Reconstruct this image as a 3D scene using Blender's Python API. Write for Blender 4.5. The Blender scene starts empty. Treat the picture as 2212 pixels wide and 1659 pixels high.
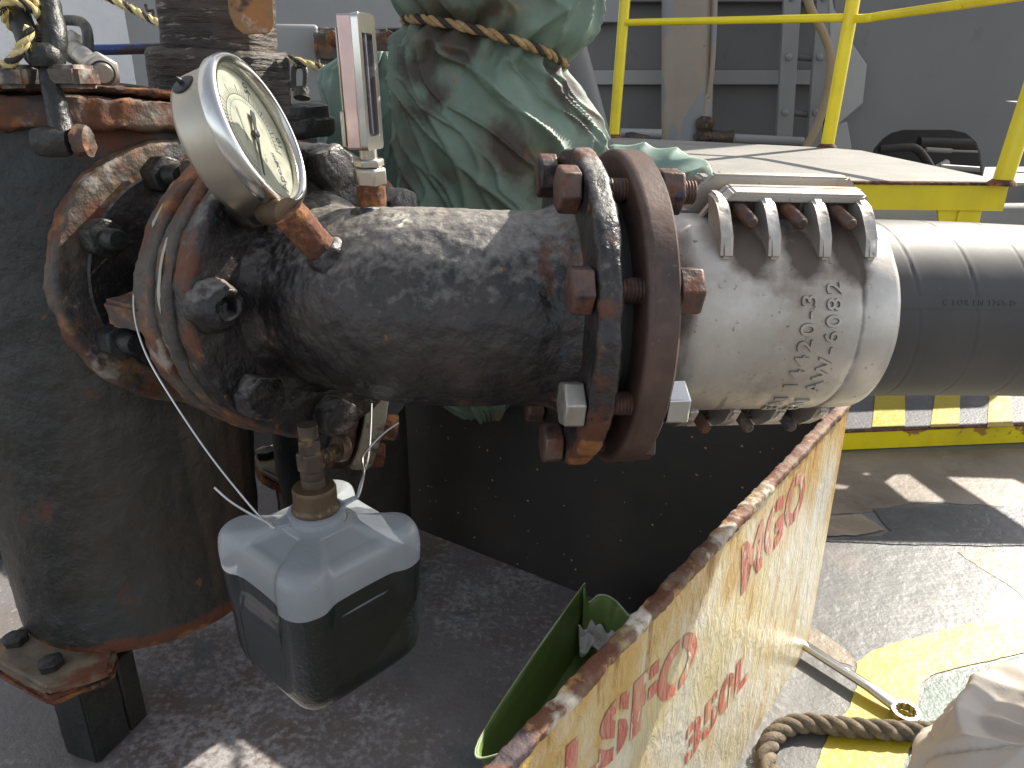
import bpy, bmesh, math, random
from mathutils import Vector, Matrix, noise
PI=math.pi; R=math.radians
random.seed(7)
S=bpy.context.scene; C=S.collection
# ------------------------------------------------------------ camera, sky, sun, exposure
TH=R(21.5); CT,ST=math.cos(TH),math.sin(TH); CAMH=.815; F=1661.0
cd=bpy.data.cameras.new('camera'); cam=bpy.data.objects.new('camera',cd); C.objects.link(cam)
cam.location=(0,0,CAMH); cam.rotation_euler=(PI/2-TH,0,0)
cd.sensor_width=36; cd.lens=F/2212*36; cd.clip_start=.02; cd.clip_end=500
S.camera=cam
SUN=Vector((1.08,.90,1.05)).normalized()
sel=math.asin(SUN.z); saz=math.atan2(SUN.x,SUN.y)
w=bpy.data.worlds.new('World'); S.world=w; w.use_nodes=True
nt=w.node_tree; bg=nt.nodes['Background']; sk=nt.nodes.new('ShaderNodeTexSky')
sk.sky_type='NISHITA'; sk.sun_disc=False; sk.sun_elevation=sel; sk.sun_rotation=saz; sk.dust_density=1.5
hs_=nt.nodes.new('ShaderNodeHueSaturation'); hs_.inputs['Saturation'].default_value=.42; nt.links.new(sk.outputs[0],hs_.inputs['Color']); nt.links.new(hs_.outputs[0],bg.inputs[0]); bg.inputs[1].default_value=.125
sl=bpy.data.lights.new('sun','SUN'); sl.energy=4.3; sl.angle=R(.5); sl.color=(1,.94,.83)
so=bpy.data.objects.new('sun',sl); C.objects.link(so); so.location=(4,3,6)
so.rotation_euler=SUN.to_track_quat('Z','Y').to_euler()
S.view_settings.view_transform='Standard'; S.view_settings.look='None'; S.view_settings.gamma=1
S.view_settings.exposure=1.10
# ------------------------------------------------------------ helpers
def cv(x,y,z): return Vector((x, z*CT-y*ST, -y*CT-z*ST))          # camera axes (right, down, forward) -> world
O=Vector((0,0,CAMH))
def P(u,v,z): return O+cv((u-1106)/F*z,(v-829.5)/F*z,z)
def G(u,v,h=0.):
    d=cv((u-1106)/F,(v-829.5)/F,1); t=(h-CAMH)/d.z; return O+d*t
def frame(o,z,x=None):
    z=Vector(z).normalized()
    if x is None: x=Vector((0,0,1)) if abs(z.z)<.9 else Vector((1,0,0))
    x=Vector(x); x=(x-z*x.dot(z)).normalized(); y=z.cross(x)
    m=Matrix((x,y,z)).transposed().to_4x4(); m.translation=Vector(o); return m
I4=Matrix.Identity(4)
def T(x,y,z): return Matrix.Translation((x,y,z))
def N3(p,f,s=0): return noise.noise(Vector((p[0]*f+s,p[1]*f+s*1.7,p[2]*f-s)))
def FR(p,f,o=3,s=0): return noise.fractal(Vector((p[0]*f+s,p[1]*f-s,p[2]*f+s*.5)),1.,2.,o)
class MB:
    def __init__(s): s.bm=bmesh.new(); s.w=s.bm.verts.layers.float.new('wear')
    def rings(s,rs,closed=True,cap0=True,cap1=True,mi=0):
        bm=s.bm; vr=[[bm.verts.new(p) for p in r] for r in rs]; n=len(rs[0])
        for a,b in zip(vr,vr[1:]):
            for i in range(n if closed else n-1):
                j=(i+1)%n; f=bm.faces.new((a[i],a[j],b[j],b[i])); f.material_index=mi
        if cap0 and closed: bm.faces.new(vr[0][::-1]).material_index=mi
        if cap1 and closed: bm.faces.new(vr[-1]).material_index=mi
        return s
    def lathe(s,prof,seg=32,m=I4,step=None,mi=0,cap0=True,cap1=True,fr=None):
        if step:
            q=[prof[0]]
            for a,b in zip(prof,prof[1:]):
                n=max(1,int(math.hypot(b[0]-a[0],b[1]-a[1])/step))
                q+=[(a[0]+(b[0]-a[0])*k/n,a[1]+(b[1]-a[1])*k/n) for k in range(1,n+1)]
            prof=q
        rs=[]
        for r,z in prof:
            r=max(r,1e-4); rs.append([m@Vector((r*math.cos(2*PI*i/seg)*(fr(2*PI*i/seg,z) if fr else 1),r*math.sin(2*PI*i/seg)*(fr(2*PI*i/seg,z) if fr else 1),z)) for i in range(seg)])
        return s.rings(rs,True,cap0,cap1,mi)
    def cyl(s,a,b,r,r2=None,seg=24,mi=0,step=None):
        a=Vector(a);b=Vector(b);L=(b-a).length
        return s.lathe([(r,0),(r if r2 is None else r2,L)],seg,frame(a,b-a),step,mi)
    def tube(s,pts,r,seg=12,mi=0,cap=True):
        pts=[Vector(p) for p in pts]; n=len(pts); rs=[]; x=None
        for i,p in enumerate(pts):
            t=(pts[min(i+1,n-1)]-pts[max(i-1,0)]).normalized()
            if x is None: x=t.orthogonal().normalized()
            x=(x-t*x.dot(t)).normalized(); y=t.cross(x)
            rr=r(i/(n-1)) if callable(r) else r
            rs.append([p+(x*math.cos(2*PI*k/seg)+y*math.sin(2*PI*k/seg))*rr for k in range(seg)])
        return s.rings(rs,True,cap,cap,mi)
    def prism(s,poly,z0,z1,m=I4,mi=0):
        a=[m@Vector((x,y,z0)) for x,y in poly]; b=[m@Vector((x,y,z1)) for x,y in poly]
        return s.rings([a,b],True,True,True,mi)
    def box(s,m,sx,sy,sz,mi=0):
        return s.prism([(-sx/2,-sy/2),(sx/2,-sy/2),(sx/2,sy/2),(-sx/2,sy/2)],-sz/2,sz/2,m,mi)
    def grid(s,fn,nu,nv,mi=0):
        v=[[s.bm.verts.new(fn(i/nu,j/nv)) for j in range(nv+1)] for i in range(nu+1)]
        for i in range(nu):
            for j in range(nv): s.bm.faces.new((v[i][j],v[i+1][j],v[i+1][j+1],v[i][j+1])).material_index=mi
        return s
    def hexa(s,m,af,h,ch=.12,mi=0,seg=6):
        r=af/math.sqrt(3); k=r*(1-ch)
        def ring(rr,z): return [m@Vector((rr*math.cos(PI/3*i),rr*math.sin(PI/3*i),z)) for i in range(6)]
        return s.rings([ring(r,0),ring(r,h-r*ch*.6),ring(k,h)],True,True,True,mi)
    def thread(s,a,b,r,pitch=.003,dep=.0011,seg=20,mi=0):
        a=Vector(a);b=Vector(b);L=(b-a).length; n=int(L/pitch); p=[(r-dep*2,0)]
        for i in range(n): p+=[(r-dep,i*pitch+.0002),(r,i*pitch+pitch*.45),(r-dep,(i+.95)*pitch)]
        p+=[(r-dep,L-.001),(r-dep*2.4,L)]
        return s.lathe(p,seg,frame(a,b-a),None,mi)
    def rough(s,amp,f,o=3,sd=0,fn=None,ridge=False):
        s.bm.normal_update()
        d=[]
        for v in s.bm.verts:
            n=FR(v.co,f,o,sd)
            if ridge: n=-abs(n)*2+.4
            d.append(n*amp*(fn(v.co) if fn else 1))
        for v,k in zip(s.bm.verts,d): v.co+=v.normal*k
        return s
    def wear(s,fn):
        for v in s.bm.verts: v[s.w]=fn(v.co)
        return s
WORLD={}
def props(o,label=None,cat=None,group=None,kind=None):
    if label: o['label']=label
    if cat: o['category']=cat
    if group: o['group']=group
    if kind: o['kind']=kind
def thing(name,loc,label,cat,group=None):
    o=bpy.data.objects.new(name,None); C.objects.link(o); o.location=loc; o.empty_display_size=.02
    WORLD[o]=Vector(loc); props(o,label,cat,group); return o
def obj(name,mb,mat,parent=None,label=None,cat=None,group=None,kind=None,bevel=0,bseg=2,ang=40,flat=False,loc=None,sub=0):
    bm=mb.bm; bmesh.ops.recalc_face_normals(bm,faces=bm.faces)
    if parent is not None: off=WORLD[parent]
    elif loc is not None: off=Vector(loc)
    elif kind: off=Vector((0,0,0))
    else:
        cs=[v.co for v in bm.verts]; off=Vector((sum(c.x for c in cs)/len(cs),sum(c.y for c in cs)/len(cs),min(c.z for c in cs)))
    bmesh.ops.translate(bm,vec=-off,verts=bm.verts)
    me=bpy.data.meshes.new(name); bm.to_mesh(me); bm.free()
    if not flat:
        me.shade_smooth(); me.set_sharp_from_angle(angle=R(ang))
    for m in (mat if isinstance(mat,(list,tuple)) else [mat]): me.materials.append(m)
    o=bpy.data.objects.new(name,me); C.objects.link(o); WORLD[o]=off
    if parent is not None: o.parent=parent
    else: o.location=off
    if bevel:
        b=o.modifiers.new('bevel','BEVEL'); b.width=bevel; b.segments=bseg; b.limit_method='ANGLE'; b.angle_limit=R(35)
    if sub:
        b=o.modifiers.new('sub','SUBSURF'); b.levels=b.render_levels=sub
    props(o,label,cat,group,kind); return o
# ------------------------------------------------------------ materials
def mat(name,base,rough=.5,metal=0.,layers=(),bumps=(),spec=.5,coat=0.,var=.25,vs=6.,trans=0.,sheen=0.):
    m=bpy.data.materials.new(name); m.use_nodes=True; nt=m.node_tree; N=nt.nodes; L=nt.links
    b=N['Principled BSDF']; tc=N.new('ShaderNodeTexCoord'); geo=None
    def coord(st):
        if st is None: return tc.outputs['Object']
        k=N.new('ShaderNodeMapping'); k.inputs['Scale'].default_value=st; L.new(tc.outputs['Object'],k.inputs[0]); return k.outputs[0]
    def tex(kind,sc,d,dis,st):
        if kind=='voro':
            t=N.new('ShaderNodeTexVoronoi'); t.inputs['Scale'].default_value=sc; L.new(coord(st),t.inputs['Vector']); return t.outputs['Distance']
        if kind=='crack':
            t=N.new('ShaderNodeTexVoronoi'); t.feature='DISTANCE_TO_EDGE'; t.inputs['Scale'].default_value=sc; L.new(coord(st),t.inputs['Vector']); return t.outputs['Distance']
        if kind=='wave':
            t=N.new('ShaderNodeTexWave'); t.inputs['Scale'].default_value=sc; t.inputs['Distortion'].default_value=dis; t.inputs['Detail'].default_value=d; L.new(coord(st),t.inputs['Vector']); return t.outputs['Fac']
        t=N.new('ShaderNodeTexNoise'); t.inputs['Scale'].default_value=sc; t.inputs['Detail'].default_value=d; t.inputs['Roughness'].default_value=.6
        t.inputs['Distortion'].default_value=dis; L.new(coord(st),t.inputs['Vector']); return t.outputs['Fac']
    def math_(op,a,bb,clamp=False):
        k=N.new('ShaderNodeMath'); k.operation=op; k.use_clamp=clamp
        for i,x in enumerate((a,bb)):
            if isinstance(x,(int,float)): k.inputs[i].default_value=x
            else: L.new(x,k.inputs[i])
        return k.outputs[0]
    # base colour with slow variation
    t=tex('noise',vs,5,0,None); mr=N.new('ShaderNodeMapRange'); L.new(t,mr.inputs[0]); mr.inputs[1].default_value=.3; mr.inputs[2].default_value=.7
    mr.inputs[3].default_value=1-var; mr.inputs[4].default_value=1+var
    mx=N.new('ShaderNodeMix'); mx.data_type='RGBA'; mx.blend_type='MULTIPLY'; mx.inputs[0].default_value=1
    mx.inputs[6].default_value=(*base,1); L.new(mr.outputs[0],mx.inputs[7]); col=mx.outputs[2]
    rg=None; mt=None
    for l in layers:
        v=tex(l.get('k','noise'),l.get('s',8),l.get('d',6),l.get('dis',0),l.get('st'))
        if l.get('at'):
            a=N.new('ShaderNodeAttribute'); a.attribute_name='wear'; v=math_('ADD',v,math_('MULTIPLY',a.outputs['Fac'],l['at']))
        if l.get('pt'):
            if geo is None: geo=N.new('ShaderNodeNewGeometry')
            v=math_('ADD',v,math_('MULTIPLY',math_('SUBTRACT',geo.outputs['Pointiness'],.5),l['pt']))
        if l.get('up'):                                  # paler on surfaces that face up: a sunlit top put into the colour
            if geo is None: geo=N.new('ShaderNodeNewGeometry')
            sx=N.new('ShaderNodeSeparateXYZ'); L.new(geo.outputs['Normal'],sx.inputs[0]); v=math_('ADD',v,math_('MULTIPLY',math_('SUBTRACT',sx.outputs[2],.75),.55*l['up']))
        if l.get('s2'):
            v=math_('ADD',v,math_('MULTIPLY',math_('SUBTRACT',tex('noise',l['s2'],4,0,l.get('st2')),.5),l.get('a2',1)))
        mr=N.new('ShaderNodeMapRange'); L.new(v,mr.inputs[0]); mr.inputs[1].default_value=l['lo']; mr.inputs[2].default_value=l['hi']
        mr.inputs[3].default_value=0; mr.inputs[4].default_value=l.get('amt',1); fac=mr.outputs[0]
        mx=N.new('ShaderNodeMix'); mx.data_type='RGBA'; L.new(fac,mx.inputs[0]); L.new(col,mx.inputs[6]); mx.inputs[7].default_value=(*l['c'],1); col=mx.outputs[2]
        if 'r' in l:
            mx=N.new('ShaderNodeMix'); L.new(fac,mx.inputs[0]); mx.inputs[3].default_value=l['r']
            if rg is None: mx.inputs[2].default_value=rough
            else: L.new(rg,mx.inputs[2])
            rg=mx.outputs[0]
        if 'm' in l:
            mx=N.new('ShaderNodeMix'); L.new(fac,mx.inputs[0]); mx.inputs[3].default_value=l['m']
            if mt is None: mx.inputs[2].default_value=metal
            else: L.new(mt,mx.inputs[2])
            mt=mx.outputs[0]
    L.new(col,b.inputs['Base Color'])
    if rg is None: b.inputs['Roughness'].default_value=rough
    else: L.new(rg,b.inputs['Roughness'])
    if mt is None: b.inputs['Metallic'].default_value=metal
    else: L.new(mt,b.inputs['Metallic'])
    b.inputs['Specular IOR Level'].default_value=spec; b.inputs['Coat Weight'].default_value=coat; b.inputs['Coat Roughness'].default_value=.15
    if trans: b.inputs['Transmission Weight'].default_value=trans
    nrm=None
    for q in bumps:
        v=tex(q.get('k','noise'),q['s'],q.get('d',5),q.get('dis',0),q.get('st'))
        if q.get('lo') is not None:
            mr=N.new('ShaderNodeMapRange'); L.new(v,mr.inputs[0]); mr.inputs[1].default_value=q['lo']; mr.inputs[2].default_value=q['hi']; v=mr.outputs[0]
        k=N.new('ShaderNodeBump'); k.inputs['Strength'].default_value=q.get('a',.5); k.inputs['Distance'].default_value=q.get('h',.002)
        L.new(v,k.inputs['Height'])
        if nrm: L.new(nrm,k.inputs['Normal'])
        nrm=k.outputs[0]
    if nrm: L.new(nrm,b.inputs['Normal'])
    return m
RUST=(.13,.045,.02); ORG=(.36,.15,.045); DRK=(.035,.018,.012); SALT=(.42,.38,.33); CRM=(.5,.42,.3)
M={}
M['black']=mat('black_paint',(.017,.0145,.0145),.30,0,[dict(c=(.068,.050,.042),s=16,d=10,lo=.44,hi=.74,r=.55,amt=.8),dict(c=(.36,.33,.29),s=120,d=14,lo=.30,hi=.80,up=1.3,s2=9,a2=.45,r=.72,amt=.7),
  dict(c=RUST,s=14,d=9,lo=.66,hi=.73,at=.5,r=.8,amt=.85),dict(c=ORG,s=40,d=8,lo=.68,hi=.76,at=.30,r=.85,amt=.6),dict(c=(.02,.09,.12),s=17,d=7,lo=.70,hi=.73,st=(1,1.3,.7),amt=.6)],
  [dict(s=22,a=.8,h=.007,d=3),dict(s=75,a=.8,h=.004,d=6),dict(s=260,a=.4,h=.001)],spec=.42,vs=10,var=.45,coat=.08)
M['black2']=mat('black_paint_matt',(.022,.022,.020),.40,0,[dict(c=(.065,.048,.035),s=5,d=8,lo=.46,hi=.72,r=.55,amt=.85,st=(1,1,.35)),dict(c=(.03,.04,.042),s=4,d=4,lo=.5,hi=.7,amt=.7),dict(c=(.11,.075,.05),s=7,d=9,lo=.60,hi=.72,st=(1.4,1.4,.16),amt=.7),dict(c=RUST,s=9,d=9,lo=.64,hi=.74,at=.6,r=.85,amt=.85),dict(c=ORG,s=30,d=8,lo=.70,hi=.80,at=.35,r=.85,amt=.6),
  dict(c=SALT,s=190,d=4,lo=.76,hi=.82,s2=7,a2=.5,r=.8,amt=.5)],[dict(s=26,a=.8,h=.005),dict(s=100,a=.7,h=.0025,d=8)],spec=.4,vs=5,var=.45)
M['rim']=mat('rusted_rim_paint',(.075,.062,.05),.55,0,[dict(c=(.16,.105,.06),s=9,d=9,lo=.45,hi=.7,amt=.85),dict(c=RUST,s=15,d=10,lo=.48,hi=.57,r=.85,amt=.9),dict(c=ORG,s=32,d=10,lo=.54,hi=.68,r=.9,amt=.8),dict(c=(.035,.033,.033),s=11,d=8,lo=.52,hi=.60,r=.45,amt=.9),
  dict(c=SALT,s=24,d=10,lo=.60,hi=.68,amt=.6,r=.8)],[dict(s=24,a=.8,h=.006,d=10),dict(s=130,a=.7,h=.002,d=8)],vs=8,var=.35)
M['rust']=mat('rust',RUST,.85,0,[dict(c=ORG,s=55,d=10,lo=.5,hi=.68),dict(c=DRK,s=22,d=10,lo=.48,hi=.62),dict(c=(.30,.12,.05),s=140,d=8,lo=.52,hi=.7,amt=.8)],[dict(s=90,a=1,h=.003,d=10),dict(s=24,a=.7,h=.006)],vs=12,var=.4)
M['ruststeel']=mat('brown_steel',(.085,.05,.038),.5,.15,[dict(c=(.15,.085,.06),s=22,d=8,lo=.45,hi=.75,r=.65),dict(c=(.03,.02,.018),s=10,d=9,lo=.52,hi=.7),dict(c=(.24,.18,.155),s=260,d=6,lo=.66,hi=.76,s2=6,a2=.4,amt=.5)],
  [dict(s=150,a=.35,h=.001,d=8),dict(s=22,a=.2,h=.003)],vs=9,var=.3)
M['boltrust']=mat('rusty_bolt_steel',(.11,.07,.055),.45,.4,[dict(c=ORG,s=45,d=10,lo=.58,hi=.72,r=.9,m=0,amt=.7),dict(c=RUST,s=60,d=8,lo=.5,hi=.64,r=.85,m=0),dict(c=(.035,.03,.035),s=40,d=8,lo=.55,hi=.65,r=.4)],[dict(s=60,a=.6,h=.003,d=8),dict(s=190,a=.6,h=.001,d=8)],vs=30,var=.45)
M['boltsteel']=mat('zinc_bolt_steel',(.46,.42,.36),.38,.75,[dict(c=(.28,.22,.15),s=60,d=8,lo=.5,hi=.75,r=.6,m=.2),dict(c=(.05,.04,.03),s=25,d=9,lo=.64,hi=.68,r=.6,m=0)],[dict(s=120,a=.2,h=.0006)],vs=30)
M['chrome']=mat('stainless_steel',(.46,.42,.355),.36,1,[dict(c=(.33,.28,.21),s=14,d=8,lo=.45,hi=.75,r=.45,m=.8),dict(c=(.12,.08,.05),s=38,d=10,lo=.62,hi=.69,r=.75,m=0,amt=.85)],[dict(s=25,a=.15,h=.001),dict(s=300,a=.1,h=.0004,st=(1,1,.1))],vs=14)
M['pinkmetal']=mat('pinkish_tarnished_case',(.60,.44,.42),.30,1,[dict(c=(.45,.38,.30),s=9,d=8,lo=.5,hi=.7,amt=.8,st=(1,1,.3))],[dict(s=60,a=.15,h=.0006)],vs=9,var=.2)
M['chromebright']=mat('polished_steel',(.60,.585,.55),.20,1,[dict(c=(.35,.28,.2),s=40,d=9,lo=.6,hi=.7,r=.6,m=.3,amt=.6)],[dict(s=60,a=.1,h=.0005)],vs=14,var=.1)
M['alum']=mat('cast_aluminium',(.54,.505,.455),.40,.7,[dict(c=(.34,.28,.22),s=7,d=10,lo=.44,hi=.70,r=.55,m=.45,amt=.85),dict(c=(.55,.53,.5),s=60,d=10,lo=.52,hi=.72,r=.35,amt=.5),dict(c=(.055,.032,.02),s=14,d=10,lo=.62,hi=.84,at=.42,r=.75,m=0,amt=.9),dict(c=(.07,.05,.035),s=150,d=10,lo=.635,hi=.69,r=.7,m=0,amt=.6),
  dict(c=(.12,.09,.06),s=40,d=6,lo=.66,hi=.69,st=(1,.16,.16),r=.7,m=0,amt=.6)],
  [dict(s=70,a=.25,h=.0015,d=8),dict(s=300,a=.3,h=.0005),dict(s=60,a=.25,h=.0008,st=(1,.1,.25),d=8)],vs=10,var=.18)
M['alumthread']=mat('grimy_cast_aluminium',(.06,.038,.026),.6,.0,[dict(c=(.20,.15,.11),s=60,d=8,lo=.58,hi=.74)],[dict(s=120,a=.5,h=.001)])
M['rubber']=mat('black_rubber',(.05,.046,.044),.56,0,[dict(c=(.12,.10,.08),s=4,d=6,lo=.42,hi=.8,r=.62,amt=.8),dict(c=(.3,.28,.25),s=240,d=3,lo=.74,hi=.77,amt=.6)],[dict(k='wave',s=420,a=.22,h=.0005,d=1,st=(.02,.3,1)),dict(s=60,a=.12,h=.001)],vs=5,var=.2)
M['tarp']=mat('green_tarpaulin',(.135,.195,.145),.6,0,[dict(c=(.185,.255,.20),s=4,d=6,lo=.42,hi=.7,amt=.8),dict(c=(.085,.11,.085),s=9,d=6,lo=.5,hi=.75,amt=.7),dict(c=(.10,.085,.055),s=8,d=8,lo=.50,hi=.68,at=.12,amt=.8),dict(c=(.045,.030,.022),s=11,d=9,lo=.60,hi=.72,at=.20,dis=.5,amt=.85),dict(c=(.28,.13,.05),s=13,d=8,lo=.62,hi=.72,at=.02,amt=.8),dict(c=(.03,.025,.02),s=26,d=10,lo=.70,hi=.74,amt=.7)],
  [dict(s=9,a=.45,h=.006,d=6),dict(s=40,a=.25,h=.002,d=6),dict(s=500,a=.25,h=.0005),dict(k='wave',s=300,a=.12,h=.0004,st=(1,.2,.2),d=0)],vs=5,var=.22)
M['tarpin']=mat('tarpaulin_faded',(.19,.275,.225),.6,0,[dict(c=(.26,.33,.27),s=8,d=6,lo=.5,hi=.7,amt=.7),dict(c=(.10,.07,.04),s=7,d=8,lo=.6,hi=.7)],[dict(s=20,a=.5,h=.004)],vs=8)
M['yellow']=mat('yellow_paint',(.86,.68,.006),.34,0,[dict(c=(.66,.50,.01),s=5,d=6,lo=.45,hi=.8,amt=.7),dict(c=(.30,.13,.03),s=15,d=10,lo=.68,hi=.73,r=.8,at=.35),dict(c=(.5,.36,.02),s=3,d=8,lo=.52,hi=.72,st=(1,1,.3),amt=.6),dict(c=(.85,.75,.2),s=60,d=5,lo=.66,hi=.76,amt=.5)],[dict(s=30,a=.25,h=.002),dict(s=140,a=.2,h=.0008)],coat=.2,vs=8,var=.08)
M['whitewall']=mat('white_wall_paint',(.72,.71,.70),.5,0,[dict(c=(.55,.52,.48),s=5,d=8,lo=.5,hi=.8,amt=.7),dict(c=(.3,.27,.25),s=70,d=8,lo=.70,hi=.74,amt=.6)],[dict(s=14,a=.5,h=.01,d=8),dict(s=60,a=.4,h=.003)],vs=3,var=.06)
M['greywall']=mat('grey_wall_paint',(.150,.145,.141),.55,0,[dict(c=(.20,.175,.15),s=3,d=9,lo=.56,hi=.74,st=(1.5,1.5,.2),amt=.6),dict(c=(.11,.10,.095),s=9,d=8,lo=.60,hi=.70,amt=.5),dict(c=(.165,.16,.157),s=2.5,d=6,lo=.45,hi=.8,amt=.8),dict(c=(.14,.13,.12),s=40,d=6,lo=.72,hi=.78,amt=.7)],[dict(s=30,a=.08,h=.003)],vs=1.2,var=.1)
M['palegrey']=mat('pale_grey_paint',(.30,.295,.285),.5,0,[dict(c=(.30,.29,.27),s=5,d=8,lo=.5,hi=.75,amt=.8),dict(c=(.14,.12,.1),s=60,d=9,lo=.70,hi=.74,amt=.7)],[dict(s=40,a=.15,h=.002)],vs=3,var=.1)
M['tanpipe']=mat('tan_grey_pipe_paint',(.33,.27,.21),.5,0,[dict(c=(.24,.25,.255),s=2.2,d=2,lo=.505,hi=.515,st=(2,2,1)),dict(c=(.16,.11,.07),s=22,d=8,lo=.66,hi=.72,amt=.7)],[dict(s=20,a=.15,h=.003)],vs=2,var=.15)
M['hosebg']=mat('tan_rubber_hose',(.30,.22,.13),.6,var=.2)
M['grit']=mat('gritty_platform_paint',(.27,.255,.23),.75,0,[dict(c=(.20,.19,.175),s=7,d=8,lo=.45,hi=.7,amt=.8),dict(c=(.2,.18,.17),s=190,d=4,lo=.62,hi=.7,amt=.7),dict(c=RUST,s=12,d=9,lo=.72,hi=.76,at=.3)],[dict(s=260,a=.8,h=.002,d=3)],vs=4,var=.1)
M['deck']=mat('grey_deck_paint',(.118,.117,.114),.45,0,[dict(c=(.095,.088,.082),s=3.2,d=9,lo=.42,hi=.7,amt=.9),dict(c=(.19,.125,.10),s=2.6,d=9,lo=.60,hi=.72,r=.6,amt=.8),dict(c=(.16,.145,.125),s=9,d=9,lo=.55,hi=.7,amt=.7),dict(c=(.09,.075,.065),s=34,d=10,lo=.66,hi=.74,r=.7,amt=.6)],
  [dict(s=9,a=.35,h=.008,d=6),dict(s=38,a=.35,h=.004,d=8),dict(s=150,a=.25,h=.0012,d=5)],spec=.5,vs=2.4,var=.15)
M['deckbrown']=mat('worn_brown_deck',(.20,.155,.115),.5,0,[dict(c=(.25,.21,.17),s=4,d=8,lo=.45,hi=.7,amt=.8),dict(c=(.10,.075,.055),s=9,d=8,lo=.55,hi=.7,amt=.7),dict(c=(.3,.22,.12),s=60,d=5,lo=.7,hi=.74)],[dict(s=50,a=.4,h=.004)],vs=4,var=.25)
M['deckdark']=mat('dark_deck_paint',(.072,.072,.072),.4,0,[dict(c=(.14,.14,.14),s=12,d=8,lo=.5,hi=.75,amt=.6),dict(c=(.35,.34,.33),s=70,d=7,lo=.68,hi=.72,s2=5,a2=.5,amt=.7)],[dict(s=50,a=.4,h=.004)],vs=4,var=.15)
M['decktan']=mat('tan_deck_paint',(.21,.165,.11),.5,0,[dict(c=(.36,.29,.22),s=9,d=8,lo=.45,hi=.7,amt=.8)],[dict(s=50,a=.5,h=.004),dict(s=180,a=.4,h=.001)],vs=4,var=.12)
M['deckyellow']=mat('yellow_deck_paint',(.44,.34,.012),.48,0,[dict(c=(.42,.27,.035),s=5,d=6,lo=.45,hi=.65,amt=.9),dict(c=(.55,.45,.3),s=26,d=9,lo=.64,hi=.7,r=.6,amt=.7)],[dict(s=30,a=.5,h=.005,d=8),dict(s=140,a=.3,h=.001)],spec=.6,vs=5,var=.12)
M['deckgreen']=mat('green_deck_paint',(.075,.12,.095),.48,0,[dict(c=(.14,.19,.165),s=10,d=8,lo=.48,hi=.68,amt=.8),dict(c=(.08,.12,.10),s=5,d=8,lo=.55,hi=.7,amt=.7)],[dict(s=50,a=.6,h=.004,d=8),dict(s=200,a=.4,h=.001)],spec=.6,vs=4,var=.15)
M['stepdark']=mat('dark_grey_step_paint',(.095,.095,.105),.5,0,[dict(c=(.2,.2,.2),s=60,d=8,lo=.56,hi=.7,amt=.7)],[dict(s=150,a=.6,h=.002)])
M['tray']=mat('stained_tray_floor',(.175,.155,.145),.5,0,[dict(c=(.14,.085,.062),s=3.2,d=7,lo=.47,hi=.66,amt=.8),dict(c=(.20,.195,.20),s=6,d=9,lo=.46,hi=.66,amt=.7),dict(c=(.40,.39,.39),s=95,d=12,lo=.52,hi=.74,s2=3.4,a2=1.4,r=.9,amt=.75),dict(c=(.10,.13,.14),s=9,d=8,lo=.62,hi=.66,amt=.7),dict(c=(.16,.06,.05),s=14,d=7,lo=.70,hi=.74)],
  [dict(s=12,a=.4,h=.006),dict(s=80,a=.6,h=.003,d=7),dict(s=320,a=.3,h=.001)],vs=5,var=.2)
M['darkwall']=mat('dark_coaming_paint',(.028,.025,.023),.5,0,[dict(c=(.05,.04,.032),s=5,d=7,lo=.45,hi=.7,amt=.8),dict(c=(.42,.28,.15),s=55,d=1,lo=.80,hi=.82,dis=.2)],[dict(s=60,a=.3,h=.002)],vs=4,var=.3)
M['speck']=mat('rust_specks',(.42,.28,.14),.8)
M['plate']=mat('stained_cream_paint',(.55,.52,.43),.28,0,[dict(c=(.54,.42,.17),s=6,d=9,lo=.40,hi=.64,st=(1.2,1.2,.8),at=.12,amt=.9),dict(c=(.48,.27,.05),s=14,d=10,lo=.55,hi=.72,st=(1.4,1.4,.6),at=.24,r=.5,amt=.85),dict(c=(.26,.12,.03),s=22,d=10,lo=.66,hi=.74,st=(1.6,1.6,.35),at=.14,r=.7,amt=.9),
  dict(c=(.16,.12,.07),s=85,d=10,lo=.62,hi=.70,st=(1.5,1.5,.5),amt=.6),dict(c=(.66,.64,.58),s=7,d=6,lo=.58,hi=.70,amt=.7)],
  [dict(s=30,a=.7,h=.005,st=(1.5,1.5,.9),d=8,dis=.8),dict(s=120,a=.5,h=.002,st=(1.3,1.3,.9),d=6)],spec=.6,vs=6,var=.12)
M['plateedge']=mat('flaking_rusty_edge',(.19,.12,.075),.7,0,[dict(c=(.42,.30,.12),s=30,d=9,lo=.55,hi=.65,amt=.7),dict(c=RUST,s=22,d=10,lo=.45,hi=.55),dict(c=(.60,.53,.42),s=7,d=10,lo=.56,hi=.60,r=.5),dict(c=(.07,.045,.05),s=16,d=9,lo=.56,hi=.62),dict(c=(.5,.28,.08),s=50,d=9,lo=.58,hi=.68,amt=.8)],[dict(s=60,a=1,h=.004,d=8)],vs=10,var=.3)
M['red']=mat('red_stencil_paint',(.46,.08,.055),.4,0,[dict(c=(.55,.26,.16),s=24,d=10,lo=.44,hi=.62,st=(1.6,1.6,.5),amt=.9),dict(c=(.56,.49,.33),s=50,d=10,lo=.57,hi=.60,st=(1.6,1.6,.5))],[dict(s=34,a=.8,h=.006,st=(2.2,2.2,.8),d=5,dis=.6)],vs=9,var=.2)
M['greenplastic']=mat('green_plastic',(.13,.20,.05),.5,0,[dict(c=(.07,.115,.03),s=9,d=6,lo=.45,hi=.75,amt=.8),dict(c=(.03,.04,.02),s=50,d=8,lo=.66,hi=.72,amt=.6)],[dict(s=18,a=.25,h=.004)],vs=6,var=.2)
M['greenrim']=mat('pale_green_cut_edge',(.42,.5,.3),.6,var=.15,vs=30)
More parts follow.
